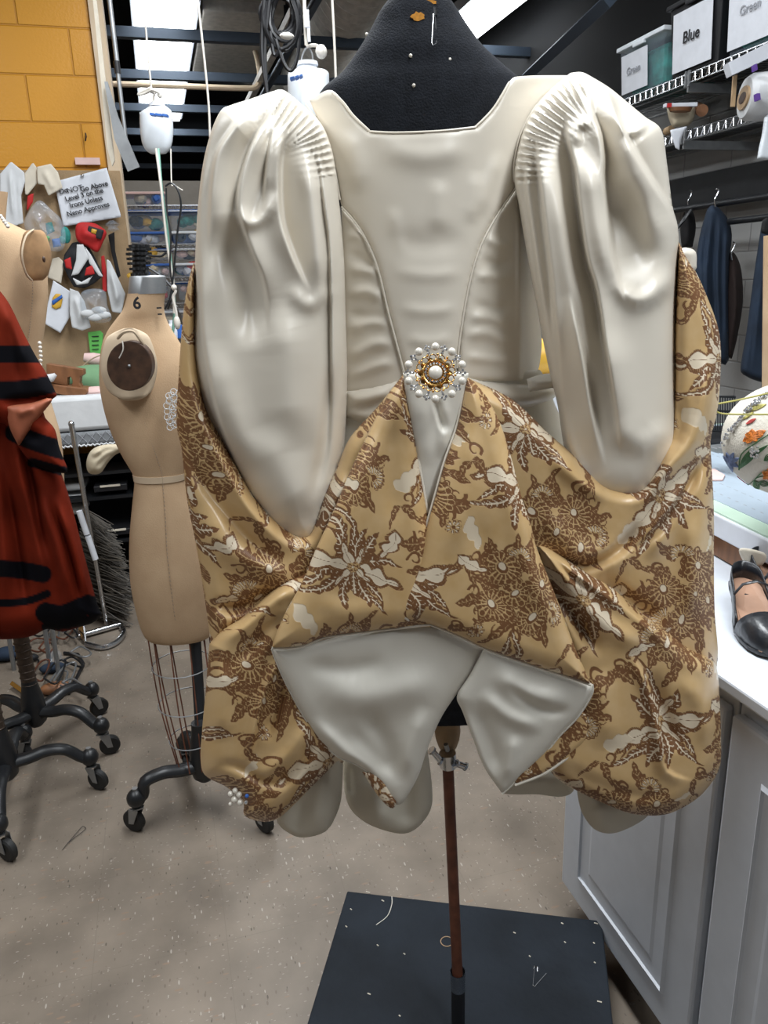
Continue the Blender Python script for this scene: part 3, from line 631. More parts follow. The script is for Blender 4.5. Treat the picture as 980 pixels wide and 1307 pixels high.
inRt=[(605,486),(654,510),(700,553),(736,584),(767,614),(790,624),(816,624),(832,604),(846,575),(856,545),(860,486),(860,440),(862,380)]
Rup=[(586,478,1)]+inRt+outR+[(905,890,1),(800,850),(740,800,1),(690,760,1),(640,640)]
_,s3=sheet('overskirt_drape',Rup,.962,'brocade',GW,h=HB,edge=.042,ew=20,closed=True,backd=.03,uv=(1.1,.30,20,120),tilt=lambda X,Y:.00028*sp(X-830)+.00006*sp(600-Y),
  folds=[([(904,430),(900,500),(884,560),(850,600),(822,632),(790,640)],13,.018),([(912,560),(890,600),(860,650),(825,690),(800,705)],9,-.016,1),([(870,500),(868,550),(850,585)],7,-.008),
         ([(700,580),(740,615),(780,640)],10,.008),([(690,640),(730,700),(780,712),(820,690)],18,.010),([(700,705),(745,722),(790,702),(820,660)],8,-.016),([(825,720),(850,660),(885,610)],14,.012),([(760,735),(800,765),(850,800)],12,-.014),([(880,640),(885,720),(880,800)],14,.010)])
Rlow=[(684,694,1),(700,698),(722,712),(752,732),(782,750),(813,778),(845,800),(878,826),(905,840),(916,860),(920,941),(918,980),(901,1008),(878,1027),(847,1040),(808,1039),(777,1028),(734,1008),(703,985),(690,940,1),(700,880,1),(720,860),(712,800)]
_,s4=sheet('overskirt_pouf',Rlow,.93,'brocade',GW,h=HB,edge=.05,ew=24,closed=True,backd=.05,uv=(1.1,-.25,150,30),tilt=lambda X,Y:.00022*sp(X-830),
  folds=[([(692,700),(730,728),(780,762),(830,800),(880,845)],9,.012),([(690,712),(705,745),(735,790),(770,840)],10,-.020),([(705,710),(728,735),(762,760)],4,-.008),([(735,760),(775,800),(830,830)],14,.010),([(800,830),(828,880),(842,940),(850,985),(890,1000)],9,.014,-1),([(828,850),(850,920),(868,965)],12,-.014),
         ([(760,850),(770,900),(775,960)],18,.010),([(700,965),(760,1000),(820,1018),(870,1010)],9,-.007),([(860,860),(895,900),(900,960)],14,.008),([(740,880),(735,940)],8,-.008)])
# --- central turned-back flaps
Vl=[(516,478),(526,532),(535,593),(544,645),(547,662)]
hemL=[(549,797),(505,802),(460,807),(416,813),(383,825),(347,827)]
FL=[(497,500,1),(516,476,1)]+Vl[1:]+[(560,700,1),(560,800,1)]+hemL[1:-1]+[(347,827,1),(351,812),(366,778),(385,744),(403,701),(428,646),(446,603),(468,556)]
_,s5=sheet('brocade_flap',FL,.895,'brocade',GW,h=HB,edge=.022,ew=26,uv=(1.1,.12,130,75),closed=False,th=.004,tilt=lambda X,Y:.00016*sp(650-Y),
  folds=[([(478,545),(455,610),(440,680),(420,760)],16,.008),([(505,520),(500,600),(505,680)],14,-.005),([(400,760),(440,780),(500,770)],14,.004)])
Vr=[(594,488),(584,541),(568,587),(556,630),(545,669),(532,724),(516,766),(515,784)]
FR=[(596,480,1)]+Vr+[(522,792),(547,796),(591,814),(618,827),(676,848),(723,863),(754,874,1),(744,850),(732,822),(715,776),(699,735),(684,697),(678,672),(666,636),(654,590),(640,545),(620,505)]
_,s6=sheet('brocade_flap',FR,.885,'brocade',GW,h=HB,edge=.022,ew=24,uv=(1.1,-.08,60,20),closed=False,th=.004,tilt=lambda X,Y:.00016*sp(650-Y),
  folds=[([(605,530),(600,620),(570,720)],14,.006),([(640,560),(655,640),(680,740),(705,810)],18,.007),([(610,640),(620,720),(650,800)],16,-.005)])
piping(s6,Vr+[(522,792)],.0021,'ivory_piping','satin',GW,off=.002)
piping(s5,[(516,478),(526,532),(535,593),(544,645),(546,655)],.0019,'ivory_piping','satin',GW,off=.002)
piping(s5,hemL,.0021,'ivory_piping','satin',GW,off=.001)
piping(s6,[(547,796),(591,814),(618,827),(676,848),(723,863),(754,874)],.0021,'ivory_piping','satin',GW,off=.001)
sheet('pleated_insert',[(514,476,1),(598,476,1),(590,560),(570,640),(552,690,1),(540,690,1),(528,580)],.925,'satin_cool',GW,h=2.2,edge=.004,ew=8,folds=[([(553,505),(560,530),(568,556)],7,-.010,1),([(556,500),(566,540),(562,590)],8,.005),([(535,500),(545,600)],12,.004)])
# --- turned-under ivory corners
LL=[(347,827,1),(383,824),(460,806),(549,795),(590,812),(618,827,1),(608,845),(600,861),(582,887),(563,916),(545,957),(534,990),(516,1022),(506,1028,1),(497,1019),(475,990),(453,975),(432,966),(409,946),(387,913),(365,872),(352,842)]
_,s7=sheet('turned_corner',LL,.915,'satin_cool',GW,h=2.2,edge=.012,ew=20,closed=False,th=.003,tilt=lambda X,Y:.00010*sp(Y-830),
  folds=[([(395,860),(450,890),(520,880),(575,860)],24,.014),([(380,845),(440,855),(500,840)],12,-.006),([(395,915),(440,960),(490,1005)],9,.010),([(460,900),(490,950),(510,1005)],14,-.012),([(545,900),(525,950),(512,1000)],12,.010),([(440,925),(475,960),(500,995)],10,-.006)])
LR=[(618,827,1),(676,847),(723,862),(756,874,1),(755,886),(738,914),(715,938),(696,961),(672,985),(641,1013,1),(618,980),(603,942),(590,908),(583,888),(599,862)]
_,s8=sheet('turned_corner',LR,.905,'satin_cool',GW,h=2.2,edge=.012,ew=18,closed=False,th=.003,tilt=lambda X,Y:.00010*sp(Y-830),
  folds=[([(625,850),(670,885),(735,895)],14,.012),([(610,880),(650,915),(700,930)],10,.009),([(640,870),(690,905),(735,905)],7,-.008),([(600,890),(625,950),(640,1000)],12,-.010),([(660,935),(650,975),(644,1000)],9,.008)])
piping(s7,[(347,828),(352,842),(365,872),(387,913),(409,946),(432,966),(453,975),(475,990),(497,1019),(506,1028)],.0016,'lining_edge','satin_cool',GW,off=0)
piping(s8,[(756,874),(755,886),(738,914),(715,938),(696,961),(672,985),(641,1013)],.0016,'lining_edge','satin_cool',GW,off=0)
CR=[(742,905,1),(751,915),(752,930),(749,944),(735,958),(707,979),(688,990),(655,1003,1),(665,980),(700,950)]
_,s9=sheet('brocade_corner',CR,.928,'brocade',GW,h=1.8,edge=.006,ew=8,uv=(1.1,.6,200,10),th=.003)
piping(s9,[(751,918),(752,930),(749,944),(735,958),(707,979),(688,990),(657,1002)],.0024,'ivory_piping','satin',GW,off=.001)
sheet('brocade_corner',[(462,985,1),(485,990),(506,1024,1),(500,1032),(484,1018)],.935,'brocade',GW,h=1.8,edge=.004,ew=6,uv=(1.1,.6,100,10),th=.003)
sheet('shoulder_padding',[(864,318,1),(876,316),(888,322),(889,342,1),(880,352),(866,330)],1.02,'satin',GW,h=1.5,edge=.012,ew=9,closed=True)
# --- brooch
BR=thing('brooch',at(555,484,.878),'round gold brooch ringed with pearls and rhinestones, pinned at the gown\'s waist','brooch')
bc=at(555.5,476,.872); bn=-Vector(_f); bu=Vector(_U); brt=Vector(_R)
def bp(r,a,z=0): return bc+brt*(r*cos(a))+bu*(r*.93*sin(a))+bn*z
MB().prism([bp(.018*(1+.10*cos(10*2*pi*k/80)),2*pi*k/80,-.0035) for k in range(80)],bn*.0015).build('back_plate','gold',BR,smooth=False)
st=MB().torus(bc+bn*.002,.0138,.0009,bn,40,6).torus(bc+bn*.002,.0086,.0008,bn,40,6)
for k in range(12):
    a=2*pi*k/12+.15; st.torus(bp(.0185,a,.0),.0038,.0007,bn,16,5)
    st.ball(bp(.0225,a+.26,.0005),.0016,8,5)
st.build('gold_filigree','gold',BR)
rb=bn.to_track_quat('Z','Y').to_matrix()
MB().ball(bc+bn*.003,.0078,20,12,(1,1,.7),rb).build('centre_pearl','pearl',BR)
for k in range(18):
    MB().ball(bp(.0112,2*pi*k/18,.003),.0016,6,4).build('rhinestone','crystal',BR,smooth=False)
for k in range(10):
    a=pi/2+2*pi*k/10; MB().ball(bp(.0315,a,.001),.0046,14,9).build('rim_pearl','pearl',BR)
    a+=pi/10; c=MB()
    for (dr,da) in [(0,0),(.003,.09),(.003,-.09),(.0055,0),(-.003,0)]: c.ball(bp(.028+dr,a+da,.001),.0019,6,4)
    c.build('rhinestone_cluster','crystal',BR,smooth=False)
PC=thing('pearl_ornament',at(303,1022,.94),'small cluster of pearls and blue rhinestone at the lower left edge of the brocade','ornament')
for (x,y,r) in [(294,1013,.004),(300,1009,.004),(305,1014,.0045),(299,1020,.0048),(306,1024,.0042),(294,1026,.003)]: MB().ball(at(x,y,.955),r,12,8).build('pearl_bead','pearl',PC)
for (x,y,m_) in [(315,1016,'blue'),(314,1024,'crystal')]: MB().ball(at(x,y,.925),.003,6,4).build('stone_bead',m_,PC)
def Euler3(k):
    return Matrix.Rotation(k*1.3,3,'Z')@Matrix.Rotation(k*.7,3,'X')
# ================================================================== THE ROOM
def struct(mb,name,m,**k):
    o=mb.build(name,m,smooth=False,**k); o['kind']='structure'; return o
struct(MB().box((1.5,5,-.05),(12,22,.1)),'floor','floor')
struct(MB().box((3.15,4.5,1.24),(.2,20,2.48)),'wall_right','white_block')
struct(MB().box((3.15,4.5,3.14),(.2,20,1.32)),'wall_right_upper','dark')
struct(MB().box((1.5,13.6,1.9),(12,.2,3.8)),'wall_back','dark')
struct(MB().box((-3.9,4.5,1.9),(.2,20,3.8)),'wall_left','beige_wall')
struct(MB().box((1.5,5,4.0),(12,22,.1)),'ceiling','dark')
struct(MB().box((-1.995,4.48,1.9),(3.70,.6,3.8)),'wall_front','yellow',bev=.01)
struct(MB().box((1.2,6.9,1.16),(3.7,.15,2.32)),'wall_middle','beige_wall')
struct(MB().box((-.125,4.165,1.95),(.05,.02,3.7)).box((-.10,4.30,1.95),(.02,.26,3.7)),'trim_1','linen_light')
def Dof(px,py,Y): return float((np.array(ony(px,py,Y))-_C)@_fh)
# beams and fixtures under the ceiling
BN=['nearest the camera, crossing in front of the bright light strip','second from the camera, just above the curved conduit','third from the camera, level with the hung bottle\'s knot','fourth from the camera, behind the white bottle','fifth from the camera, below the white bottle','farthest and lowest in the photo, over the bin shelves']
for i,Y in enumerate([6.25,7.37,8.62,9.88,11.03,12.5]):
    b=MB().box((1.3,Y,3.20),(8.4,.012,.065)).box((1.3,Y+.03,3.17),(8.4,.06,.008)).box((1.3,Y+.03,3.23),(8.4,.06,.008)).build('ceiling_beam','beam',smooth=False)
    tag(b,'blue-grey steel channel beam, '+BN[i],'beam','cross beams under the ceiling')
b=MB().box((1.02,8.2,3.13),(.05,9,.05)).build('ceiling_rail','duct',smooth=False); tag(b,'long grey rail running away between the light strip and the duct, left of the pair','rail','rails under the beams')
b=MB().box((1.12,8.2,3.13),(.04,9,.04)).build('ceiling_rail','beam',smooth=False); tag(b,'darker thin rail running away beside the grey rail, right of the pair','rail','rails under the beams')
a=onz(779,-2,2.93);b_=onz(672,98,2.93)
o=MB().tube([a,a+(b_-a)*1.0],.045,4).build('diagonal_brace','beam',smooth=False); tag(o,'grey steel brace slanting down to the left above the green bins','brace')
def fixture(x,Y0,Y1,w,label):
    t=thing('ceiling_light',(x,(Y0+Y1)/2,3.42),label,'ceiling light','fluorescent light strips')
    MB().box((x,(Y0+Y1)/2,3.47),(w+.06,Y1-Y0,.08)).build('housing','white',t,False)
    MB().box((x,(Y0+Y1)/2,3.415),(w,Y1-Y0-.04,.02)).build('diffuser','light',t,False)
    MB().tube([(x-w*.22,Y0,3.40),(x-w*.22,Y1,3.40)],.012,8).tube([(x+w*.22,Y0,3.40),(x+w*.22,Y1,3.40)],.012,8).build('tube','light',t)
fixture(.29,6.3,10.4,.42,'bright white fluorescent strip between the beams above the hung bottle')
fixture(2.62,5.7,8.2,.34,'bright white fluorescent strip at the top right of the black neck')
# duct, vent box, conduit
du=MB(); pts=[];rs=[]
for i in range(160):
    t=i/159; p=Vector((1.50+.28*t,5.0+5.2*t,3.46-.0*t)); pts.append(p); rs.append(.235+.018*sin(i*2*pi/5))
du.tube(pts,rs,24); o=du.build('spiral_duct','duct'); tag(o,'grey corrugated flexible duct running away under the ceiling left of the black neck','duct')
t=thing('vent_box',(.78,7.6,3.6),'grey sheet-metal duct box right of the bright light strip','duct')
MB().box((.86,7.4,3.62),(.60,1.7,.36)).build('casing','duct',t,False,bev=.01)
MB().box((.86,6.54,3.68),(.56,.01,.01)).box((.86,6.54,3.52),(.62,.012,.02)).build('flange','duct',t,False)
o=MB().tube(spline([(-.6,7.1,3.06),(.3,7.1,3.06),(.85,7.1,3.06),(.99,7.1,3.08),(1.03,7.15,3.2),(1.06,7.6,3.5)],6),.022,8).build('conduit','linen_light'); tag(o,'pale curved conduit crossing the light strip and bending up at its right end','conduit')
# far junk silhouettes on the far side of the ceiling
o=MB().box((1.55,8.6,3.3),(.5,.06,.34)).box((1.55,8.58,3.30),(.42,.03,.24)).build('wall_panel','duct',smooth=False); tag(o,'grey panel with a small handle hung below the duct, above the left sleeve','panel')
# ---- hung bottles of the gravity irons
def hose(pts,r,m,name,label,cat,parent=None,n=6):
    o=MB().tube([at(*p) for p in spline(pts,n)],r,6).build(name,m,parent)
    if parent is None: tag(o,label,cat)
    return o
BT=thing('water_bottle',at(200,165,3.55),'milky square water bottle hanging upside down left of the gown over the bin shelves','bottle','hanging iron bottles')
def px_prism(poly,D,th,name,m,parent,bev=0,sm=False):
    P=[at(x,y,D) for x,y in poly]; return MB().prism(P,FW*th).build(name,m,parent,smooth=sm,bev=bev)
o=MB()
rows=[(136,190,212),(139,186,216),(143,180,219),(150,178.5,220),(165,179,221),(180,181,220),(188,184,218),(192,187,216),(196,192,212)]
loftpx([(a,b,c,3.52,.7) for a,b,c in rows],28,k=2).build('bottle_body','milky',BT)
o=loftpx([(131,191,210,3.52,.9),(136,190,211,3.52,.9)],20,k=1).build('bottle_cap','paper',BT)
text_mesh('BOILER',.032,at(202.5,145.5,3.42),at(230,149,3.4)-at(190,144,3.4),UP,'blue_lettering','blue',BT,.0012) if False else None
for i,(x0,x1) in enumerate([(191,197),(198,206),(207,213)]):
    MB().prism([at(x0,143.5+i*.6,3.39),at(x1,144.5+i*.6,3.39),at(x1,147.5+i*.6,3.39),at(x0,146.5+i*.6,3.39)],FW*.03).build('blue_print','blue',BT,smooth=False)
hose([(184,-30,3.5),(184,5,3.5),(188,60,3.5),(193,112,3.5)],.004,'rope','white_string','white cord that holds the left bottle up in front of the light strip','cord')
kn=MB().tube([at(*p) for p in spline([(193,112,3.5),(180,118,3.5),(177,121,3.5),(186,119,3.5),(196,115,3.48),(205,121,3.5),(198,118,3.5),(195,132,3.5)],5)],.006,6).ball(at(194,116,3.5),.012).ball(at(204,122,3.5),.011)
tag(kn.build('rope_knot','rope'),'knotted white rope just above the left water bottle','rope')
hose([(202,190,3.45),(206,240,3.4),(214,300,3.4),(222,380,3.4),(221,420,3.4),(216,450,3.4)],.006,'tube_green','green_hose','thin green hose running down from the left water bottle','hose')
hose([(199,190,3.44),(205,235,3.38),(213,310,3.38),(221,360,3.38),(222,400,3.38)],.005,'rope','white_hose','white tube running down beside the green hose','hose')
hose([(218,190,3.45),(219,234,3.4),(222,236,3.4),(233,243,3.4)],.0025,'rope','white_string','thin white string at the right of the left bottle','cord')
hose([(211,238,3.36),(218,234,3.36),(226,241,3.36),(231,262,3.36),(226,300,3.36),(222,345,3.36),(217,380,3.36),(210,395,3.36)],.004,'black','power_cable','black cable looping right of the green hose','cable')
hose([(212,240,3.37),(213,270,3.37),(218,300,3.37),(217,340,3.37),(221,372,3.37),(218,385,3.37),(214,395,3.37)],.0035,'black','power_cable','black cable running close along the green hose','cable')
hose([(190,326,3.3),(205,327,3.3),(212,322,3.3)],.005,'black','power_cable','short black cable leaving the ribbed black spool to the right','cable')
hose([(190,342,3.3),(205,352,3.3),(219,366,3.3)],.005,'black','power_cable','black cable slanting down from the ribbed spool','cable')
o=MB().tube([at(*p) for p in spline([(220,366,3.3),(224,372,3.3),(221,380,3.3),(225,400,3.3),(226,420,3.3)],4)],.006,6).ball(at(222,367,3.3),.012).ball(at(226,412,3.3),.014,sc=(1,1,2)).build('rope_tassel','rope'); tag(o,'frayed white rope end below the cable loop','rope')
hose([(250,-20,3.1),(259,60,3.1),(266,130,3.1),(268,175,3.1)],.004,'rope','white_string','long thin white cord left of the left sleeve','cord')
B2=thing('water_bottle',at(395,100,2.9),'white square water bottle with blue print hanging behind the left shoulder','bottle','hanging iron bottles')
loftpx([(90,372,415,2.9,.6),(93,368,419,2.9,.62),(100,367,420,2.9,.62),(118,367.5,420.5,2.9,.62),(140,368,421,2.9,.62),(152,372,418,2.9,.6)],28,k=2).build('bottle_body','milky',B2)
loftpx([(83,379,403,2.9,.8),(88,378.5,405,2.9,.8),(91,376,408,2.9,.8)],24,k=1).build('bottle_neck','milky',B2)
loftpx([(79,378,405,2.9,.85),(84,378,406,2.9,.85)],24,k=1).build('bottle_cap','paper',B2)
for i,(x0,x1) in enumerate([(370,375.5),(376.5,381),(382,385.5)]):
    MB().prism([at(x0,98.5-i*1.4,2.79),at(x1,97-i*1.4,2.79),at(x1,99.5-i*1.4,2.79),at(x0,101.5-i*1.4,2.79)],FW*.03).build('blue_print','blue',B2,smooth=False)
MB().tube([at(*p) for p in spline([(384,80,2.9),(386,70,2.9),(392,61,2.9),(398,68,2.9),(399.5,80,2.9)],4)],.003,6).build('wire_handle','steel',B2)
hose([(388,-30,2.9),(389,20,2.9),(391,58,2.9)],.006,'rope','white_string','white cord above the bottle behind the left shoulder','cord')
o=MB().tube([at(*p) for p in spline([(391,60,2.9),(398,58,2.9),(405,59,2.9),(411,66,2.9)],5)],.006,6).ball(at(410,66,2.9),.020,8,6,(1,1,1.1)).build('rope_tail','rope'); tag(o,'frayed rope end beside the handle of the bottle behind the shoulder','rope')
o=MB().box(at(391.5,24,2.88),(.016,.012,.05),-YAW).box(at(394,40,2.88),(.009,.008,.06),-YAW).build('cord_clip','paper',smooth=False); tag(o,'small white plastic clip on the cord above the shoulder bottle','clip')
hose([(423,-20,2.7),(427,60,2.7),(429,112,2.7)],.004,'rope','white_string','thin cord hanging between the shoulder bottle and the black neck','cord')
# coil of black cable
co=MB(); 
for i in range(11):
    cx=358+random.uniform(-5,5); cy=22+random.uniform(-6,8); rx=19+random.uniform(-5,4); ry=32+random.uniform(-8,5); ph=random.uniform(0,6)
    co.tube([at(cx+rx*cos(ph+k*.3)+1.2*sin(k+i),cy+ry*sin(ph+k*.3),2.6+.012*i+.01*sin(k*.7)) for k in range(22)],.006,6)
for p in [[(338,-10,2.6),(334,60,2.6),(341,120,2.6)],[(345,-10,2.6),(338,60,2.6),(340,112,2.6)],[(352,50,2.6),(362,80,2.6),(372,90,2.6),(380,70,2.6),(384,20,2.6)],[(345,40,2.6),(350,70,2.6),(358,62,2.6)]]: co.tube([at(*q) for q in spline(p,5)],.006,6)
o=co.build('cable_coil','black_plastic'); tag(o,'big loose coil of black cable hanging above the left sleeve','cable coil')
o=MB().ball(at(366,46,2.55),.012,8,6,(1.8,1,.8)).build('cable_tie','rope'); tag(o,'pale tie on the black cable coil','tie')
# poles and rulers leaning by the yellow wall
o=MB().tube([at(138,-15,3.6),at(150,85,3.6)],.010,10).build('upper_tube','steel'); t=thing('extension_pole',at(150,85,3.6),'grey aluminium pole with a black joint beside the yellow wall','pole'); 
for q in [o,MB().tube([at(148.5,78,3.6),at(150.6,94,3.6)],.0125,10).build('black_joint','black_plastic'),MB().tube([at(150.4,92,3.6),at(162,192,3.6)],.009,10).build('lower_tube','steel')]:
    q.parent=t; q.matrix_parent_inverse=Matrix.Translation(-t.location)
px_prism([(133,104),(137,104),(151,150),(178,213),(163,219),(146,178)],3.52,.006,'curved_ruler','steel',None); o=bpy.data.objects['curved_ruler']; tag(o,'grey metal curved ruler hanging at the corner of the yellow wall','ruler')
px_prism([(118,-5),(122,-5),(146,205),(143,212),(137,190)],3.55,.008,'yardstick','paper_cream',None); tag(bpy.data.objects['yardstick'],'pale yardstick standing along the yellow wall\'s edge','ruler')
# ---- pinboard
YB=4.11
PB=thing('pinboard',(-.9,4.15,1.5),'large brown pinboard fixed to the yellow block wall','pinboard')
a=ony(153,218,4.15)
MB().box(((a.x-2.2)/2-.0,4.155,1.42),(a.x+2.2,.03,2*(a.z-1.42))).build('board','cork',PB,False,bev=.003)
def pinned(name,poly,label,cat,m,off=0,h=2.5,folds=(),edge=.006,ew=8,closed=False,Y=YB,th=.001,corner=True):
    cx=sum(p[0] for p in poly)/len(poly); cy=sum(p[1] for p in poly)/len(poly)
    D0=Dof(cx,cy,Y)-off
    # follow the board plane: depth varies with x
    k=(Dof(cx+20,cy,Y)-Dof(cx-20,cy,Y))/40
    o,_=sheet(name,[tuple(p)+(1,) if len(p)<3 and corner else p for p in poly],D0-edge,m,None,h=h,edge=edge,ew=ew,folds=folds,th=th,closed=closed,tilt=lambda X,Y_:k*(X-cx))
    if label: tag(o,label,cat)
    return o,D0,k,cx
SG=thing('notice_sign',ony(115,250,YB),'white printed notice about iron settings pinned crooked on the board','sign')
q,D0,k,cx=pinned('paper_sheet',[(69,232),(136,214),(155,277),(81,289)],None,None,'paper',.012,edge=.0005,ew=3); q.parent=SG; q.matrix_parent_inverse=Matrix.Translation(-SG.location)
rdir=ony(140,240,YB)-ony(75,256,YB); udir=ony(108,230,YB)-ony(113,262,YB)
for (txt,x,y,sz,bd) in [('Do',81,243.5,.030,.0006),('Go Above',120,238,.0305,.0006),('Level 3 on the',107.5,248.5,.0305,.0006),('Irons Unless',110,257.5,.0305,.0006),('Neno Approves',112.5,267,.0305,.0006)]:
    text_mesh(txt,sz,ony(x,y,YB-.022),rdir,udir,'printed_line','ink',SG,bd,.0005)
text_mesh('NOT',.033,ony(95.5,241.5,YB-.022),rdir,udir,'printed_line','ink',SG,0,.0005)
o=MB().ball(ony(105,224,YB-.024),.008).build('push_pin','chrome'); tag(o,'silver push pin at the top of the notice','pin')
L=[('pattern_piece',[(0,222),(14,206),(31,220),(32,232),(27,250),(30,285),(20,288),(0,285)],'white shirt-like cloth pattern piece pinned at the board\'s left end','cloth pattern','cloth_white',.02,[([(12,212),(14,240),(18,285)],3,.012),([(24,225),(26,260),(28,285)],3,.01)]),
 ('pattern_piece',[(31,222),(42,207),(47,214),(47,234),(35,249),(32,248)],'cream pointed paper piece pinned left of the crumpled tag','paper','paper_cream',.02,[]),
 ('paper_tag',[(47,213),(65,209),(74,220),(80,240),(62,250),(56,236),(48,235)],'cream crumpled paper pinned over the notice\'s left corner','paper','paper_cream',.035,[([(55,215),(62,230),(68,246)],4,.01)]),
 ('red_ribbon',[(35,250),(43,246),(42,258),(34,270)],'dark red scrap pinned above the plastic bag','ribbon','red',.01,[]),
 ('clear_bag',[(31,282),(42,262),(52,256),(66,268),(78,280),(84,300),(80,318),(66,320),(52,310),(35,296)],'crumpled clear plastic bag of coloured scraps on the board','plastic bag','clear',.10,[([(40,270),(60,300),(70,315)],5,.03),([(60,265),(75,300)],5,.03),([(45,290),(60,285),(80,295)],4,-.02)]),
 ('baseball_cap',[(98,286),(116,284),(128,289),(136,297),(131,310),(124,322),(112,315),(98,306)],'small red cap with a black badge pinned under the notice','cap','red',.06,[([(100,295),(115,300),(128,305)],7,.02)]),
 ('printed_cloth',[(82,325),(92,310),(102,308),(112,312),(122,330),(132,352),(120,362),(108,368),(94,366),(86,352),(80,338)],'black, white and red cloth cutout hanging under the red cap','cloth','ink',.03,[([(95,315),(100,345),(110,365)],6,.015)]),
 ('cream_tag',[(67,330),(75,328),(82,335),(78,362),(61,354)],'cream card tag pinned beside the left form\'s arm plate','tag','paper_cream',.02,[]),
 ('paper_sheet',[(60,392),(68,358),(90,372),(89,405),(77,425),(55,412)],'white sheet with a blue and yellow round badge low on the board','paper','paper',.015,[]),
 ('red_lanyard',[(129,327),(133,326),(137,350),(137,372),(131,372)],'red lanyard strap hanging right of the cloth cutout','strap','red',.02,[]),
 ('rolled_paper',[(136,330),(141,334),(160,375),(155,400),(143,398),(137,370)],'white curled paper hanging at the right of the board','paper','cloth_white',.04,[([(140,340),(148,370),(150,395)],5,.03)]),
 ('black_strap',[(138,300),(146,296),(147,320),(154,352),(150,356),(142,322)],'dark strap with a ring hanging at the board\'s right edge','strap','dark_cloth',.02,[]),
 ('white_cloth',[(89,368),(100,372),(108,385),(112,400),(116,418),(105,422),(92,418),(89,400)],'white cloth roll hanging under the black cutout','cloth','cloth_white',.05,[([(95,375),(102,400),(104,418)],5,.02)]),
 ('clear_bag',[(104,373),(132,370),(137,390),(142,408),(122,412),(106,402)],'clear zip bag with white stuffing pinned right of the white cloth','plastic bag','clear',.07,[([(110,380),(125,395),(138,405)],4,.02),([(125,375),(120,400)],4,.02)]),
 ('green_card',[(112,424),(128,422),(132,426),(129,452),(115,451)],'bright green handwritten card pinned low on the board','card','green',.012,[])]
for nm,poly,lab,cat,m,off,fo in L: pinned(nm,poly,lab,cat,m,off,h=1.6,folds=fo,edge=.012 if off>.055 else .0008,ew=6 if off>.055 else 3,corner=(nm not in ('clear_bag','baseball_cap')))
def extra(name,poly,m,off,parent,edge=.003):
    q,_,_,_=pinned(name,poly,None,None,m,off,h=1.3,edge=edge,ew=4); q.parent=parent; q.matrix_parent_inverse=Matrix.Translation(-parent.location); return q
ob=bpy.data.objects
cap=ob['baseball_cap']; fc=ob['printed_cloth']; ps=ob['paper_sheet.001'] if 'paper_sheet.001' in ob else ob['paper_sheet']
extra('black_badge',[(113,288),(133,294),(129,306),(110,300)],'ink',.085,cap); extra('badge_print',[(117,291.5),(124,293.5),(122,299),(116,297)],'cloth_yellow',.092,cap)
for poly,m in [([(98,312),(106,312),(114,328),(100,350),(91,352),(97,332)],'cloth_white'),([(108,314),(116,325),(132,354),(126,352),(114,336)],'cloth_white'),([(82,332),(90,328),(92,344),(84,342)],'red'),([(110,342),(118,338),(121,350),(108,352)],'red'),([(92,354),(104,360),(118,352),(112,362),(98,364)],'cloth_white')]: extra('cloth_patch',poly,m,.075,fc)
extra('round_badge',[(67,380),(71,375),(77,375),(80,382),(78,392),(71,395),(66,392)],'cloth_yellow',.022,ps); extra('blue_stripe',[(66,384),(79,376),(80,380),(67,390)],'blue',.027,ps)
for i in range(4): extra('handwriting',[(117,429+i*5.5),(126,428.5+i*5.5),(126,429.7+i*5.5),(117,430.2+i*5.5)],'ink',.018,ob['green_card'])
for j,(poly,m) in enumerate([([(58,285),(66,283),(70,295),(60,300)],'teal'),([(48,278),(53,276),(52,284)],'pink'),([(66,305),(76,304),(78,314),(68,316)],'blue'),([(56,300),(64,302),(62,310),(55,306)],'green')]):
    q,_,_,_=pinned('cloth_scrap',poly,'scrap of %s cloth inside the clear bag on the board'%['teal','pink','blue','green'][j],'cloth scrap',m,.07,h=1.5,edge=.01,ew=4,closed=True)
    q['group']='scraps in the pinned bag'
for j,(x,y) in enumerate([(112,400),(122,405),(132,402),(126,396)]):
    q=MB().ball(ony(x,y,4.02),.025,10,8,(1.4,.5,.7)).build('stuffing_tuft','cloth_white'); tag(q,'white stuffing tuft showing at the bottom of the zip bag','stuffing','tufts in the zip bag')
q=MB().ball(ony(84,300,4.05),.022,8,6,(1,.6,1.7)).ball(ony(80,306,4.05),.018,8,6).build('teal_scrap','teal'); tag(q,'crumpled teal scrap sticking out between the bag and the notice','cloth scrap')
q=MB().box(ony(112,206,4.165),(.11,.02,.03)).build('tape_strip','pink',smooth=False); tag(q,'strip of clear pinkish tape on the yellow wall above the notice','tape')
q=MB().tube([ony(109,170,4.17),ony(110,174,4.15),ony(109,180,4.16)],.003,6).build('wall_hook','ink'); tag(q,'small bent nail in the yellow block wall','nail')
q=MB().lathe(ony(144,290,4.06),[(.004,-.02),(.03,-.012),(.02,0),(.035,.012),(.01,.03)],9).build('crinkled_wrapper','clear'); tag(q,'crinkled clear wrapper at the notice\'s lower right corner','wrapper')
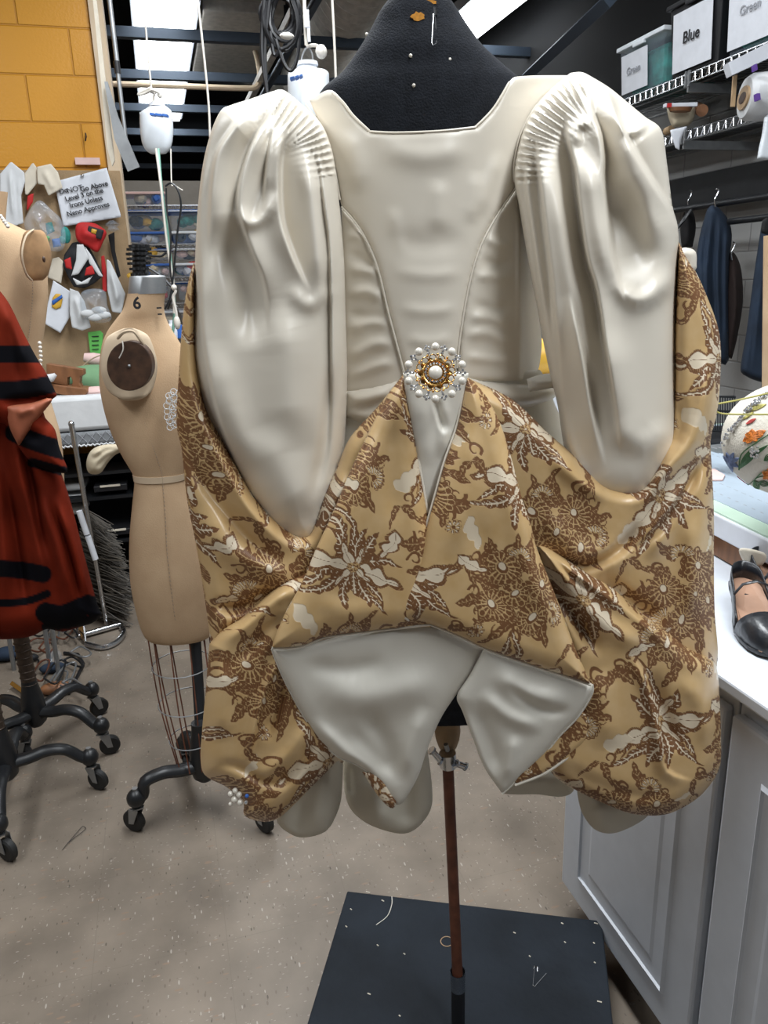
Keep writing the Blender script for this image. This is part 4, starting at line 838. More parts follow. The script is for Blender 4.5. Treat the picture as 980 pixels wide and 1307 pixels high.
# ---- ironing table
IT=thing('ironing_table',(-.6,3.86,0),'long table with a white padded cover in front of the pinboard','table')
z1=onz(100,505,1).z
def tab_z(py,Y): return ony(100,py,Y).z
zt=tab_z(506,3.63); zb=tab_z(551,3.63); zq=tab_z(567,3.63)
MB().box((-.70,3.86,(zt+zb)/2),(1.44,.46,zt-zb)).build('white_cover','cloth_white',IT,bev=.02)
MB().box((-.70,3.86,(zb+zq)/2-.004),(1.45,.47,zb-zq)).build('quilted_pad','quilt',IT,False,bev=.012)
qs=MB()
for i in range(35):
    x=-1.4+i*.04; qs.tube([(x,3.622,zb-.004),(x+.04,3.622,zq+.004)],.0012,4); qs.tube([(x+.04,3.622,zb-.004),(x,3.622,zq+.004)],.0012,4)
qs.build('quilt_stitching','ink_grey',IT)
MB().tube([(-1.42+.0072*i,3.62,zq-.006+.004*sin(i*2.4)) for i in range(200)],.005,5).build('lace_edge','cloth_white',IT)
for x in (-1.35,-.02): MB().box((x,4.0,zq/2-.01),(.05,.05,zq-.02)).build('leg','black',IT,False)
SH=thing('under_shelf',(-.5,3.88,0),'black metal shelving with dark trays under the white ironing table','shelf')
for z in (.12,.34,.56,.68): MB().box((-.56,3.86,z),(.94,.26,.015)).build('shelf_board','black',SH,False)
for x in (-1.02,-.10): 
    for y in (3.745,3.975): MB().box((x,y,.38),(.025,.025,.70)).build('post','black',SH,False)
MB().box((-.56,3.995,.38),(.94,.01,.70)).build('back_panel','dark',SH,False)
for j,(x,z) in enumerate([(-.30,.60),(-.12,.60),(-.30,.38),(-.12,.38)]):
    t=thing('plastic_tray',(x,3.83,z),['black tray at the left of the upper shelf under the ironing table','black tray at the right of the upper shelf under the ironing table','black tray at the left of the middle shelf under the ironing table','black tray at the right of the middle shelf under the ironing table'][j],'tray','trays under the ironing table')
    MB().box((x,3.83,z+.005),(.15,.2,.03)).build('tray_body','black_plastic',t,False,bev=.004); MB().box((x,3.727,z+.018),(.09,.01,.008)).build('tray_label','paper_cream',t,False)
for j in range(3):
    q=MB().box(at(88,618+j*15,3.60),(.17,.16,.035),-.1).build('folded_pad','cloth_white',bev=.015); tag(q,['grey-white folded pad, top of the pile beside the red costume','grey-white folded pad, middle of the pile beside the red costume','grey-white folded pad, bottom of the pile beside the red costume'][j],'folded pad','pads beside the red costume')
q,_=sheet('cloth_bundle',[(110,592),(114,578),(124,570),(140,567),(160,568),(162,574),(148,580),(138,590),(128,604),(114,604)],3.05,'cloth_cream',None,h=2,edge=.05,ew=14,closed=True,folds=[([(116,590),(135,575),(155,572)],3,-.015),([(120,600),(138,582),(150,577)],3,-.012),([(116,582),(130,573)],3,.01)]); tag(q,'cream cloth bundle sticking out under the edge of the ironing table','cloth')
# things on the ironing table
HM=thing('tailors_ham',ony(118,482,3.86),'green oval pressing ham on the ironing table behind the wooden clapper','pressing ham')
MB().ball(ony(118,485,3.88),.115,24,14,(1.25,.7,.62)).build('ham_body','green_cloth',HM)
MB().torus(ony(118,485,3.88),.144,.003,(0,1,0),40,5,sy=.50).build('ham_seam','seam',HM)
CP=thing('wooden_clapper',ony(85,490,3.74),'brown wooden pressing clapper with cut-out holes on the ironing table','clapper')
c0=ony(60,466,3.36); zc=zt
prof=[(59,464),(106,471.5),(106.5,478),(102,481),(101,489),(104,495),(91,493.5),(92.5,487),(90,481),(86,482),(85,492),(59,488)]
px_prism(prof,Dof(80,480,3.72),.035,'clapper_top','wood_brown',CP,bev=.003)
px_prism([(59,490),(110,496),(112,500),(108,506),(92,506.5),(59,500)],Dof(80,480,3.72)-.02,.08,'clapper_base','wood_brown',CP,bev=.004)
q=MB().tube([ony(56,484,3.69),ony(66,482,3.69),ony(71,478,3.69)],[.02,.018,.008],10).build('white_roll','cloth_white'); tag(q,'end of a white roll left of the clapper','roll')
q=MB().tube([ony(107,456,3.95),ony(118,458,3.95),ony(130,460,3.95)],[.02,.03,.03],14).build('sleeve_roll','pink'); tag(q,'pink rounded end of a sleeve roll above the green ham','sleeve roll')
q=MB().ball(ony(122,499,3.72),.06,16,8,(1.1,.7,.35)).build('white_pad','pink'); tag(q,'small pinkish pad to the right of the clapper','pad')
# ---- bin shelving in the middle of the room
YS=5.6
BS=thing('bin_shelving',(.3,YS+.2,0),'chrome wire shelving full of clear bins behind the headless form','shelving')
def zz(y,Y=YS): return ony(205,y,Y).z
xL=ony(160,300,YS).x; xR=xL+.95
lev=[262,312,354,388,424,470]
for y in lev:
    z=zz(y); s=MB().box((xL+.475,YS,z),(.95,.006,.006)).box((xL+.475,YS,z-.035),(.95,.006,.006)).box((xL+.475,YS+.4,z),(.95,.006,.006))
    for i in range(38): s.tube([(xL+.025*i,YS,z),(xL+.025*(i+.5),YS,z-.035),(xL+.025*(i+1),YS,z)],.002,4,False)
    for i in range(48): s.tube([(xL+.02*i,YS,z),(xL+.02*i,YS+.4,z)],.002,4,False)
    s.build('wire_deck','chrome',BS,False)
for x in (xL,xR):
    for y in (YS,YS+.4): MB().tube([(x,y,0),(x,y,zz(262)+.03)],.0125,10).build('post','chrome',BS)
rowsb=[(262,245),(294,268),(312,296),(333,318),(354,337),(385,361),(424,398)]
cols_=[(0.02,.27),(.30,.60),(.63,.93)]
words=['left column','middle column','right column']; rw=['topmost row','second row','third row','fourth row','fifth row','sixth row','seventh row']
cc=['pink','cloth_cream','blue','red','paper','teal','cloth_yellow','dark_cloth','navy','paper','cloth_cream']
for r,(yb,yt) in enumerate(rowsb):
    for c,(u0,u1) in enumerate(cols_):
        if r==0 and c==1: continue
        z0=zz(yb)+.004; z1=zz(yt)-.004; x0=xL+u0; x1=xL+u1
        t=thing('storage_bin',((x0+x1)/2,YS+.15,z0),'clear plastic storage bin of small supplies, %s, %s of the chrome shelving'%(rw[r],words[c]),'storage bin','clear bins on the chrome shelving')
        MB().box(((x0+x1)/2,YS+.16,(z0+z1)/2),(x1-x0,.28,z1-z0)).build('bin_body','clear',t,False,bev=.008)
        MB().box(((x0+x1)/2,YS+.16,z1),(x1-x0+.02,.30,.016)).build('lid',random.choice(['paper','milky','blue','milky']) if r else 'pink',t,False,bev=.004)
        for k in range(7):
            q=MB().ball((x0+.04+random.random()*(x1-x0-.08),YS+.05+.1*random.random(),z0+.03+random.random()*(z1-z0)*.45),.032+random.random()*.02,7,5,(1.3,.8,.8),Euler3(k)).build('contents',random.choice(cc),t,False)
# ribbed black spool
RB=thing('ribbed_spool',at(178,335,3.72),'shiny black ribbed spool standing behind the headless form\'s neck','spool')
z=0
for y,r in [(314,16),(318,19),(324,20),(330,19),(336,18),(343,15),(350,13)]:
    c=at(177.5,y,3.72); pr=[c+RT*(r*.00267*(1+.10*cos(9*2*pi*k/54))*cos(2*pi*k/54))-FW*(r*.00267*(1+.10*cos(9*2*pi*k/54))*sin(2*pi*k/54))-UP*.006 for k in range(54)]
    MB().prism(pr,UP*.011).build('rib_disc','black',RB,smooth=False)
MB().tube([at(177.5,312,3.72),at(177.5,356,3.72)],.03,12).build('spool_core','black',RB)
MB().tube([at(177.5,356,3.72),Vector((at(177.5,356,3.72).x,at(177.5,356,3.72).y,zt+.002))],.022,12).build('spool_stand','black',RB)
q=MB().ball(at(168,352,3.72),.022,8,6,(1,.6,.7)).build('yellow_scrap','cloth_yellow'); tag(q,'orange-yellow scrap beside the foot of the black spool','cloth scrap')
pk=at(226,434,3.7); q=MB().box((pk.x,pk.y,pk.z/2),(.16,.16,pk.z)).build('supply_carton','dark_cloth',smooth=False,bev=.005); tag(q,'dark carton standing under the two small jars behind form 6','carton')
q=MB().lathe(at(220,424,3.7),[(.03,-.03),(.035,0),(.03,.03),(.012,.04),(.012,.055)],14).build('blue_white_jar','paper'); tag(q,'small white jar with blue beside it at the foot of the green hose','jar')
q=MB().lathe(at(229,423,3.7),[(.018,-.03),(.02,0),(.018,.03)],12).build('blue_jar','blue'); tag(q,'small blue jar right of the white jar','jar')
# ================================================================== WHEELED FORMS ON THE LEFT
def wheeled_base(t,hub,r,angs,wheel_label=None,zh=.165,rl=.021):
    hx,hy=hub
    MB().lathe((hx,hy,0),[(.020,.10),(.034,.115),(.040,.15),(.036,.20),(.026,.25),(.024,.27)],20).build('base_hub','black',t)
    for a in angs:
        c,s=cos(a),sin(a); P=lambda q,z: (hx+c*q,hy+s*q,z)
        MB().tube(spline([P(.01,.15),P(.07,.155),P(.12,.165),P(.17,.155),P(r-.02,.115),P(r+.004,.112)],4),[rl*(1.15-.25*i/20) for i in range(21)],10,flat=.8).ball(P(r,.112),.027,14,9,(1,1,1.05)).build('base_leg','black',t)
        cs=MB().tube([P(r,.145),P(r,.132)],.008,8).box(P(r+.0,.082),(.030,.030,.004),a)
        b=a+random.uniform(-1,1); d=Vector((cos(b),sin(b),0)); n=Vector((-sin(b),cos(b),0)); w=Vector(P(r,.034))+d*.018
        for sg in (-1,1):
            cs.prism([Vector(P(r,.080))+n*sg*.014-d*.012,Vector(P(r,.080))+n*sg*.014+d*.020,w+n*sg*.014+d*.008-Vector((0,0,.004)),w+n*sg*.014-d*.009-Vector((0,0,.002))],n*.002*sg)
        k=cs.tube([P(r,.083),P(r,.133)],.009,8).build('caster_fork','steel',t,False)
        R_=n.to_track_quat('Z','Y').to_matrix()
        MB().lathe(w,[(.010,-.011),(.029,-.011),(.0335,-.007),(.0335,.007),(.029,.011),(.010,.011)],24,mtx=R_).build('caster_wheel','rubber',k)
def pole_(t,x,y,z0,z1,r,m='black',ribs=0,name='pole'):
    mb=MB().tube([(x,y,z0),(x,y,z1)],r,14)
    for i in range(ribs): mb.torus((x,y,z0+(z1-z0)*(i+.5)/ribs),r,.0025,(0,0,1),14,5)
    mb.build(name,m,t)
# form "6"
F6=thing('dress_form',(-.03,2.06,0),'headless cream linen dress form stamped 6 with a dark brown arm plate and wire cage','dress form')
F6['label']='headless cream linen dress form stamped 6 at the neck, with a dark brown arm plate'
D6=2.08
bod6=[(374,163,211,.8),(380,162,210,.8),(395,157,209,.75),(408,147,212,.55),(422,137,219,.45),(440,130,230,.45),(470,127,246,.5),(500,129,253,.55),(540,139,251,.6),(575,154,244,.65),(603,170,238,.68),(614,172,237,.68),(645,169,248,.66),(690,165.5,259,.64),(740,167,268,.64),(785,176,272,.62),(806,183,272,.6),(813,189,268,.6)]
loftpx([(a,b,c,D6,f) for a,b,c,f in bod6],48,k=4).build('torso','linen',F6)
loftpx([(352,166.5,209,D6,.78),(354,165.5,211.5,D6,.8),(375,163.5,212,D6,.8)],40,k=1).build('neck_cap','steel',F6)
loftpx([(604,169.5,238.5,D6,.70),(612,171,238,D6,.70)],40,k=1).build('waist_tape','linen_light',F6)
text_mesh('6',.040,at(180,387,1.995)-FW*.035,RT+UP*-.05,UP,'stamped_number','ink',F6,.001)
for i,(x,y,l) in enumerate([(203,393,.012),(204,401,.010)]): MB().box(at(x,y,2.04),(l,.004,.004),-YAW).build('stamp_mark','ink',F6,False)
# arm plate
def ell(cx,cy,rx,ry,n=40,a0=0,a1=2*pi): return [(cx+rx*cos(a0+(a1-a0)*k/n),cy+ry*sin(a0+(a1-a0)*k/n)) for k in range(n)]
def dsk(cx,cy,rx,ry,D,th,m,name,t,tl=0):
    MB().prism([at(x,y,D+tl*(x-cx)) for x,y in ell(cx,cy,rx,ry)],FW*th).build(name,m,t,False,bev=.002)
loftpx([(419,158,170,1.975,.5),(424,145,182,1.985,.4),(434,134,192,1.985,.34),(466,127.5,201,1.985,.28),(495,136,196,1.985,.32),(507,150,186,1.975,.4),(511,158,176,1.975,.4)],32,k=3).build('arm_stump','linen_light',F6)
dsk(165,467,29,32,1.895,.03,'dark_brown_plate','arm_plate',F6)
MB().ball(at(165,467,1.893),.004).build('plate_screw','steel',F6)
MB().tube([at(*p) for p in spline([(156,435,1.888),(157,446,1.886),(152,457,1.888)],5)],.0016,5).build('loose_thread','rope',F6)
MB().tube([at(*p) for p in spline([(150,432,1.9),(158,424,1.89),(170,423,1.89),(179,434,1.9),(186,445,1.92)],5)],.004,6).build('stump_seam','linen_light',F6)
sm=[(177,512),(182,530),(188,550),(197,575),(206,603),(208,620),(211,660),(213,700),(217,740),(222,780),(227,811)]
pp=spline(sm,8); 
ss=MB()
for i in range(0,len(pp)-1): 
    a,b=pp[i],pp[i+1]; ss.tube([at(a[0],a[1],bodydepth(a[0],a[1],bod6,D6)-.001),at((a[0]+b[0]*1.2)/2.2,(a[1]+b[1]*1.2)/2.2,bodydepth(a[0],a[1],bod6,D6)-.001)],.0013,4)
ss.build('side_seam','seam',F6)
hub6=onz(259,968,.17); hx,hy=hub6.x,hub6.y
for (x,y) in [(228,965),(330,1055),(185,1060)]: pass
angs=[atan2(p.y-hy,p.x-hx) for p in (onz(187,1058,0),onz(335,1058,0),onz(226,964,0))]; angs.append(angs[0]+pi)
for a,r in zip(angs,(.205,.20,.235,.21)): 
    pass
wheeled_base(F6,(hx,hy),.20,angs)
zt6=at(250,812,2.08).z
MB().tube([(hx,hy,.2),(at(250,812,2.09).x,at(250,812,2.09).y,zt6+.05)],.0165,16).build('pole','black',F6)
MB().tube([(hx,hy,.24),(hx+.001,hy,.29)],.024,16).build('pole_collar','black',F6)
MB().tube([(hx+.03,hy-.03,.19),(hx+.035,hy-.035,.12)],.008,8).build('foot_lever','black',F6)
cg=MB(); topc=at(228,812,2.09); botc=Vector((hx-.02,hy,.16))
tr=.09; br=.055
for k in range(10):
    a=2*pi*k/10+.2; p=[topc+RT*tr*cos(a)*1.0+FW*.06*sin(a),(topc*.5+botc*.5)+(RT*.082*cos(a)+FW*.07*sin(a)),botc+RT*br*cos(a)+FW*br*sin(a)]
    cg.tube(spline(p,5),.0022,5)
cg.build('cage_wires','rust',F6)
for f,r in ((.22,.088),(.52,.085),(.80,.068)):
    c=topc*(1-f)+botc*f; MB().torus(c,r,.0018,(0,0,1),30,5).build('cage_hoop','steel',F6)
lc=MB()
for i in range(26):
    x=221+6*sin(i*1.7)+random.uniform(-3,3); y=500+i*1.8
    lc.torus(at(x,y,1.93),.006+.003*random.random(),.0009,Vector(_f),10,4)
tag(lc.build('lace_trim','cloth_white'),'scrap of white lace hanging between form 6 and the gown','lace')
# left form with tan arm plate
hB=onz(47,925,.10)
FL_=thing('dress_form',(hB.x,hB.y,0),'tan linen dress form cut by the left frame edge, with a round suede arm plate','dress form')
DL=2.34
rowsL=[(262,-60,-30,.6),(275,-85,-8,.5),(284,-95,8,.5),(292,-100,24,.5),(300,-104,38,.5),(315,-106,50,.5),(340,-106,58,.5),(380,-104,60,.52),(420,-100,56,.55),(455,-96,51,.6),(480,-94,53,.62),(520,-96,64,.62),(565,-98,76,.62),(620,-98,80,.62),(680,-94,78,.62),(740,-90,72,.6)]
loftpx([(a,b,c,DL,f) for a,b,c,f in rowsL],48,k=3).build('torso','linen',FL_)
loftpx([(294,36,52,2.22,.9),(300,30,58,2.22,.8),(325,26,65,2.22,.7),(350,33,61,2.22,.8),(358,40,54,2.22,.9)],28,k=3).build('arm_plate','tan_plate',FL_)
MB().tube([at(*p) for p in spline([(43,293,2.2),(33,302,2.17),(28,325,2.15),(33,348,2.17),(41,358,2.2)],5)],.0025,6).build('plate_piping','linen_light',FL_)
MB().ball(at(56,331,2.12),.006,10,7,(.7,1,1.3)).build('plate_hole','dark_brown_plate',FL_)
ss=MB(); pp=spline([(42,358),(41,390),(38,420),(35,450),(37,480)],9)
rl4=[(a,b,c,f) for a,b,c,f in rowsL]
for a,b in zip(pp[:-1],pp[1:]): ss.tube([at(a[0],a[1],bodydepth(a[0],a[1],rl4,DL)-.001),at((a[0]+b[0])/2,(a[1]+b[1])/2,bodydepth(a[0],a[1],rl4,DL)-.001)],.0015,4)
ss.build('side_seam','seam',FL_)
loftpx([(246,-50,9,2.4,.7),(292,-54,5,2.4,.7)],30,k=1).build('neck','linen',FL_)
for k in range(5): MB().ball(at(1+k*2.2,276+k*3.2,2.22),.0055,10,7).build('pearl_bead','pearl',FL_)
pn=thing('pearl_strand',at(52,462,2.2),'string of pearls hanging beside the left form\'s waist','pearls')
for k in range(9): MB().ball(at(50.5+1.4*sin(k*.5),438+k*5.5,2.26),.0055,10,7).build('pearl_bead','pearl',pn)
wheeled_base(FL_,(hB.x,hB.y),.235,[atan2(onz(138,905,0).y-hB.y,onz(138,905,0).x-hB.x),atan2(onz(116,962,0).y-hB.y,onz(116,962,0).x-hB.x)]+[2.4,4.0,3.2][:2])
pole_(FL_,hB.x,hB.y,.22,.62,.024,'spring',16)
# front stand with red costume
hF=onz(6,975,.15)
RC=thing('costume_stand',(hF.x,hF.y,0),'wheeled black stand with a ribbed steel pole at the bottom left corner','stand')
wheeled_base(RC,(hF.x,hF.y),.235,[atan2(onz(118,1006,0).y-hF.y,onz(118,1006,0).x-hF.x),atan2(onz(8,1083,0).y-hF.y,onz(8,1083,0).x-hF.x),atan2(onz(45,952,0).y-hF.y,onz(45,952,0).x-hF.x),3.3])
pole_(RC,hF.x,hF.y,.22,.62,.020,'spring',18,'ribbed_pole'); pole_(RC,hF.x,hF.y,.60,1.1,.014,'steel',0,'inner_pole')
def bands(X,Y):
    w=np.zeros(X.shape)
    for pts,hw in [([(-40,452),(25,452),(50,452),(62,455)],11),([(-40,498),(20,498),(50,494),(75,488)],12),([(18,552),(40,562),(70,572),(90,577)],12),([(40,590),(75,600),(90,602)],6),([(-40,725),(20,727),(55,733)],11),([(58,782),(80,785),(104,775)],13),([(112,772),(130,778)],13),([(60,800),(90,795),(125,792)],7),([(-20,770),(30,768),(60,758)],5)]:
        d,_,_,_,_=seg_dist(X,Y,np.array(spline(pts,4)),False); w=np.maximum(w,np.clip((hw-d)/1.2+.5,0,1))
    return w
RCO=thing('velvet_costume',at(20,600,2.0),'dark red velvet costume with black bands hanging at the left edge','costume')
vf=[([(10,520),(25,600),(50,700),(62,790)],9,.03),([(45,620),(70,690),(95,780)],9,.03),([(70,630),(95,700),(118,780)],6,.024),([(28,560),(45,640),(60,720)],6,-.03),([(62,630),(85,700),(105,780)],4,-.024),([(-10,560),(0,650),(10,780)],9,.03),([(5,600),(22,690),(36,790)],6,-.025)]
q,_=sheet('velvet_skirt',[(-60,480,1),(30,480),(60,540),(72,585),(90,640),(108,710),(124,770),(131,785,1),(118,795),(106,799),(80,806),(60,803),(40,812),(10,816),(-20,815),(-60,812,1)],2.05,'velvet',RCO,h=2,edge=.07,ew=30,closed=True,folds=vf,weave=bands)
q,_=sheet('velvet_cape',[(-60,340,1),(-5,365,1),(12,388),(30,425),(46,455),(60,478),(73,505,1),(60,516),(56,530),(70,548),(76,572),(86,597,1),(84,604),(66,601),(40,590),(16,560),(0,540),(-60,560,1)],1.98,'velvet',RCO,h=2,edge=.05,ew=22,closed=True,folds=[([(0,380),(20,430),(40,480)],9,.014),([(0,515),(30,512),(68,508)],6,-.02),([(20,520),(30,550),(60,560)],8,-.02),([(10,400),(20,450),(26,500)],5,-.01)],weave=bands)
q,_=sheet('costume_lining',[(8,518,1),(40,514),(60,508,1),(66,512),(44,540),(24,570,1),(12,545)],1.97,'velvet',RCO,h=2,edge=.02,ew=10,folds=[([(20,530),(45,520)],5,.01)],weave=lambda X,Y:0*X)
q.data.materials[0]=MT['velvet_light']=mat('rust_lining',(.33,.095,.045),.6,noise=.2)
# chrome garment floor stand
CS=thing('chrome_rack',onz(115,815,0),'thin chrome stand with a looped floor base behind the red costume','stand')
bz=onz(137,802,0)
top=ony(91,541,bz.y-.02)
MB().tube([top,bz+Vector((0,0,.02))],[.012,.009],10).ball(top,.014,10,8).build('upright','chrome',CS)
MB().tube([onz(100,812,.02),onz(153,797,.02)],.012,10).build('cross_foot','chrome',CS)
MB().tube([Vector((p.x,p.y,.016)) for p in [onz(*q,.016) for q in spline([(110,822),(130,826),(148,820),(158,808),(155,800)],5)]],.012,8).build('floor_loop','chrome',CS)
tb=MB().tube([at(101,652,3.2),at(111,682,3.2)],.013,10).tube([at(112,684,3.2),at(122,714,3.2)],.013,10).build('white_sleeve_clip','paper',CS)
# broom-like sheaf of bristles
bn_=MB()
for i in range(420):
    a=random.random(); x0=100+10*random.random(); y0=655+130*a; L_=30+28*sin(min(1,a*1.15)*pi*.62); d=random.random()
    P=[(x0,y0-6,3.30+.12*d),(x0+L_*.5,y0+2+8*random.random(),3.26+.15*d),(x0+L_+random.uniform(-4,6),y0+10+14*random.random(),3.25+.18*d)]
    bn_.tube([at(*p) for p in P],.0022,3,False)
tag(bn_.build('hanger_sheaf','bristle'),'dense sheaf of dark wires hanging under the ironing table behind the chrome rack','wire bundle',kind='stuff')
# floor clutter on the left
rd=random.Random(3)
def gp(x,y,z=.012): p=onz(x,y,0); return Vector((p.x,p.y,z))
for i in range(14):
    x=rd.uniform(8,95); y=rd.uniform(812,890); l=rd.uniform(14,34); a=rd.uniform(-.5,.9)
    pts=[gp(x,y,.01+.004*i),gp(x+l*.5,y-l*a*.5-6,.018+.004*i),gp(x+l,y-l*a,.012+.004*i),gp(x+l*.6,y+7,.012+.004*i),gp(x,y,.01+.004*i)]
    q=MB().tube(spline(pts,6),.004,6).build('wire_hanger',['black','steel','rust'][i%3])
    tag(q,'bent wire hanger lying in the heap on the floor under the red costume','hanger','hangers heaped on the floor')
for i,(x,y,s,m,lab) in enumerate([(68,858,.035,'navy','navy blue plastic clip in the heap on the floor'),(12,842,.05,'navy','dark navy bundle at the left edge of the floor heap'),(36,845,.03,'ink','black round weight lying in the floor heap'),(72,885,.04,'wood_brown','reddish brown wooden piece beside the back stand\'s hub')]):
    q=MB().ball(gp(x,y,s*.6),s,12,8,(1.5,.8,.6)).build('plastic_clip' if i<2 else ('round_weight' if i==2 else 'wooden_piece'),m); tag(q,lab,['clip','bundle','weight','wood piece'][i])
q,_=sheet('plastic_bag',[(60,835),(72,828),(80,838),(79,855),(72,866),(60,862),(56,848)],2.9,'clear',None,h=2,edge=.04,ew=10,closed=True,folds=[([(62,840),(70,860)],3,.02),([(72,832),(74,855)],3,-.02)]); tag(q,'crumpled clear plastic bag behind the left stands','plastic bag')
for i in range(7):
    q=MB().tube([gp(80+i*3,812-i*.6,.02+.01*i),gp(98+i*2,806+i*2,.03+.01*i),gp(104+i,818+i*1.0,.02)],.006,6).build('metal_clip','chrome'); tag(q,'shiny bent metal clip in the small pile at the foot of the chrome rack','clip','metal clips by the chrome rack')
for i,(x0,y0,x1,y1) in enumerate([(14,790,18,855),(28,785,30,842),(66,800,64,850),(75,798,76,868)]):
    pa=gp(x1,y1,.0); q=MB().tube([pa,pa+Vector((0.01,0,.45))],.009,8).build('steel_rod','steel'); tag(q,['upright steel rod at the far left behind the stands','second upright steel rod from the left edge','upright steel rod just right of the thick ribbed pole','rightmost upright steel rod under the red hem'][i],'rod','steel rods behind the red costume')
q=MB().tube([gp(17,878,.02),gp(38,893,.02)],.011,4).build('metal_bar','chrome',smooth=False); tag(q,'short bright metal bar on the floor by the front stand','bar')
q=MB().tube([gp(82,836,.01),gp(100,838,.01),gp(107,850,.01),gp(98,868,.01),gp(88,888,.01)],.007,6).build('bent_rod','black'); tag(q,'black bent rod curving over the floor right of the plastic bag','rod')
q=MB().tube([gp(*p,.004) for p in spline([(80,1086),(88,1076),(100,1062),(106,1056),(109,1060),(96,1070),(86,1078)],5)],.0009,4).build('floor_thread','ink'); tag(q,'loop of dark thread lying on the floor tiles at the lower left','thread')
# ================================================================== BLACK PLATFORM
ZB=.12
c1,c2,c4=onz(443,1137,ZB),onz(768,1175,ZB),onz(395,1307,ZB)
ux=(c2-c1).normalized(); uy=Vector((ux.y,-ux.x,0)); Lx=(c2-c1).length
if uy.dot(c4-c1)<0: uy=-uy
cen=c1+ux*Lx/2+uy*.26
PLT=MB().box((cen.x,cen.y,ZB/2),(Lx,.52,ZB),atan2(ux.y,ux.x)).build('wooden_platform','box_black',smooth=False,bev=.003)
tag(PLT,'low black-painted wooden platform under the gown\'s stand','platform')
def bpz(x,y,z=.0012): p=onz(x,y,ZB); return Vector((p.x,p.y,ZB+z))
q=MB().tube([bpz(682,1234),bpz(680,1258),bpz(682,1260),bpz(697,1243)],.0009,5).tube([bpz(681,1238),bpz(682,1234),bpz(686,1235),bpz(686,1241)],.0016,5).build('safety_pin','chrome'); tag(q,'open safety pin lying on the black platform','safety pin')
q=MB().tube([bpz(*p) for p in spline([(500,1145),(500,1155),(494,1170),(480,1181)],5)],.001,5).build('white_thread','rope'); tag(q,'short white thread lying on the platform\'s upper left','thread')
q=MB().torus(bpz(570,1202,.001),.013,.0009,(0,0,1),24,5).build('knot_ring','linen'); tag(q,'faint round scar ring on the platform beside the pole','mark')
for i,(x,y,l) in enumerate([(467,1138,5),(487,1149,3),(447,1160,2),(441,1182,2),(481,1206,2),(515,1217,2),(469,1268,4),(716,1178,3),(758,1178,5),(757,1203,2),(758,1228,2),(762,1278,6),(655,1190,3),(675,1220,2),(720,1202,2),(509,1296,2)]):
    q=MB().tube([bpz(x,y,.0004),bpz(x+l,y+1.5,.0004)],.0012,5).build('wood_chip','paper_cream'); tag(q,'tiny pale chip or lint fleck on the black platform','fleck','flecks on the platform')
# ================================================================== RIGHT SIDE: WHITE CABINETS
XC=.80; ZC=.893
def cabinet(Y0,Y1,label,px_end=False):
    t=thing('base_cabinet',(XC+.25,(Y0+Y1)/2,0),label,'cabinet','white base cabinets')
    MB().box((XC+.29,(Y0+Y1)/2,.47),(.54,Y1-Y0-.002,.80)).build('body','white',t,False,bev=.002)
    MB().box((XC+.32,(Y0+Y1)/2,.035),(.50,Y1-Y0-.002,.07)).build('toe_kick','wood_brown',t,False)
    ya,yb=Y0+.008,Y1-.008; z0,z1=.09,.835
    d=MB().box((XC+.008,(ya+yb)/2,(z0+z1)/2),(.022,yb-ya,z1-z0)).build('door','white',t,False,bev=.006)
    m=.075
    fr=MB()
    P0=[(XC-.003,ya+m,z0+m),(XC-.003,yb-m,z0+m),(XC-.003,yb-m,z1-m),(XC-.003,ya+m,z1-m)]
    P1=[(XC+.004,ya+m+.012,z0+m+.012),(XC+.004,yb-m-.012,z0+m+.012),(XC+.004,yb-m-.012,z1-m-.012),(XC+.004,ya+m+.012,z1-m-.012)]
    k=.05;P2=[(XC-.005,ya+m+k,z0+m+k),(XC-.005,yb-m-k,z0+m+k),(XC-.005,yb-m-k,z1-m-k),(XC-.005,ya+m+k,z1-m-k)]
    P0b=[(XC-.008,p[1]+(.006 if p[1]<(ya+yb)/2 else -.006),p[2]+(.006 if p[2]<.5 else -.006)) for p in P0]
    vs=P0+P0b+P1+P2; fs=[]
    for L_ in range(3):
        for i in range(4): fs.append((L_*4+i,L_*4+(i+1)%4,L_*4+4+(i+1)%4,L_*4+4+i))
    fs.append((12,13,14,15)); fr.add(vs,fs); fr.build('raised_panel','white',d,False)
    return t
cabinet(.885,1.375,'white base cabinet with a raised-panel door, the farther one, under the gown\'s right side')
cabinet(.385,.883,'white base cabinet with a raised-panel door, the nearer one, at the lower right corner')
q=MB().box((XC+.285,.88,.883),(.60,1.01,.022)).build('cabinet_top','white',smooth=False,bev=.004); tag(q,'white cabinet worktop under the black shoes','worktop')
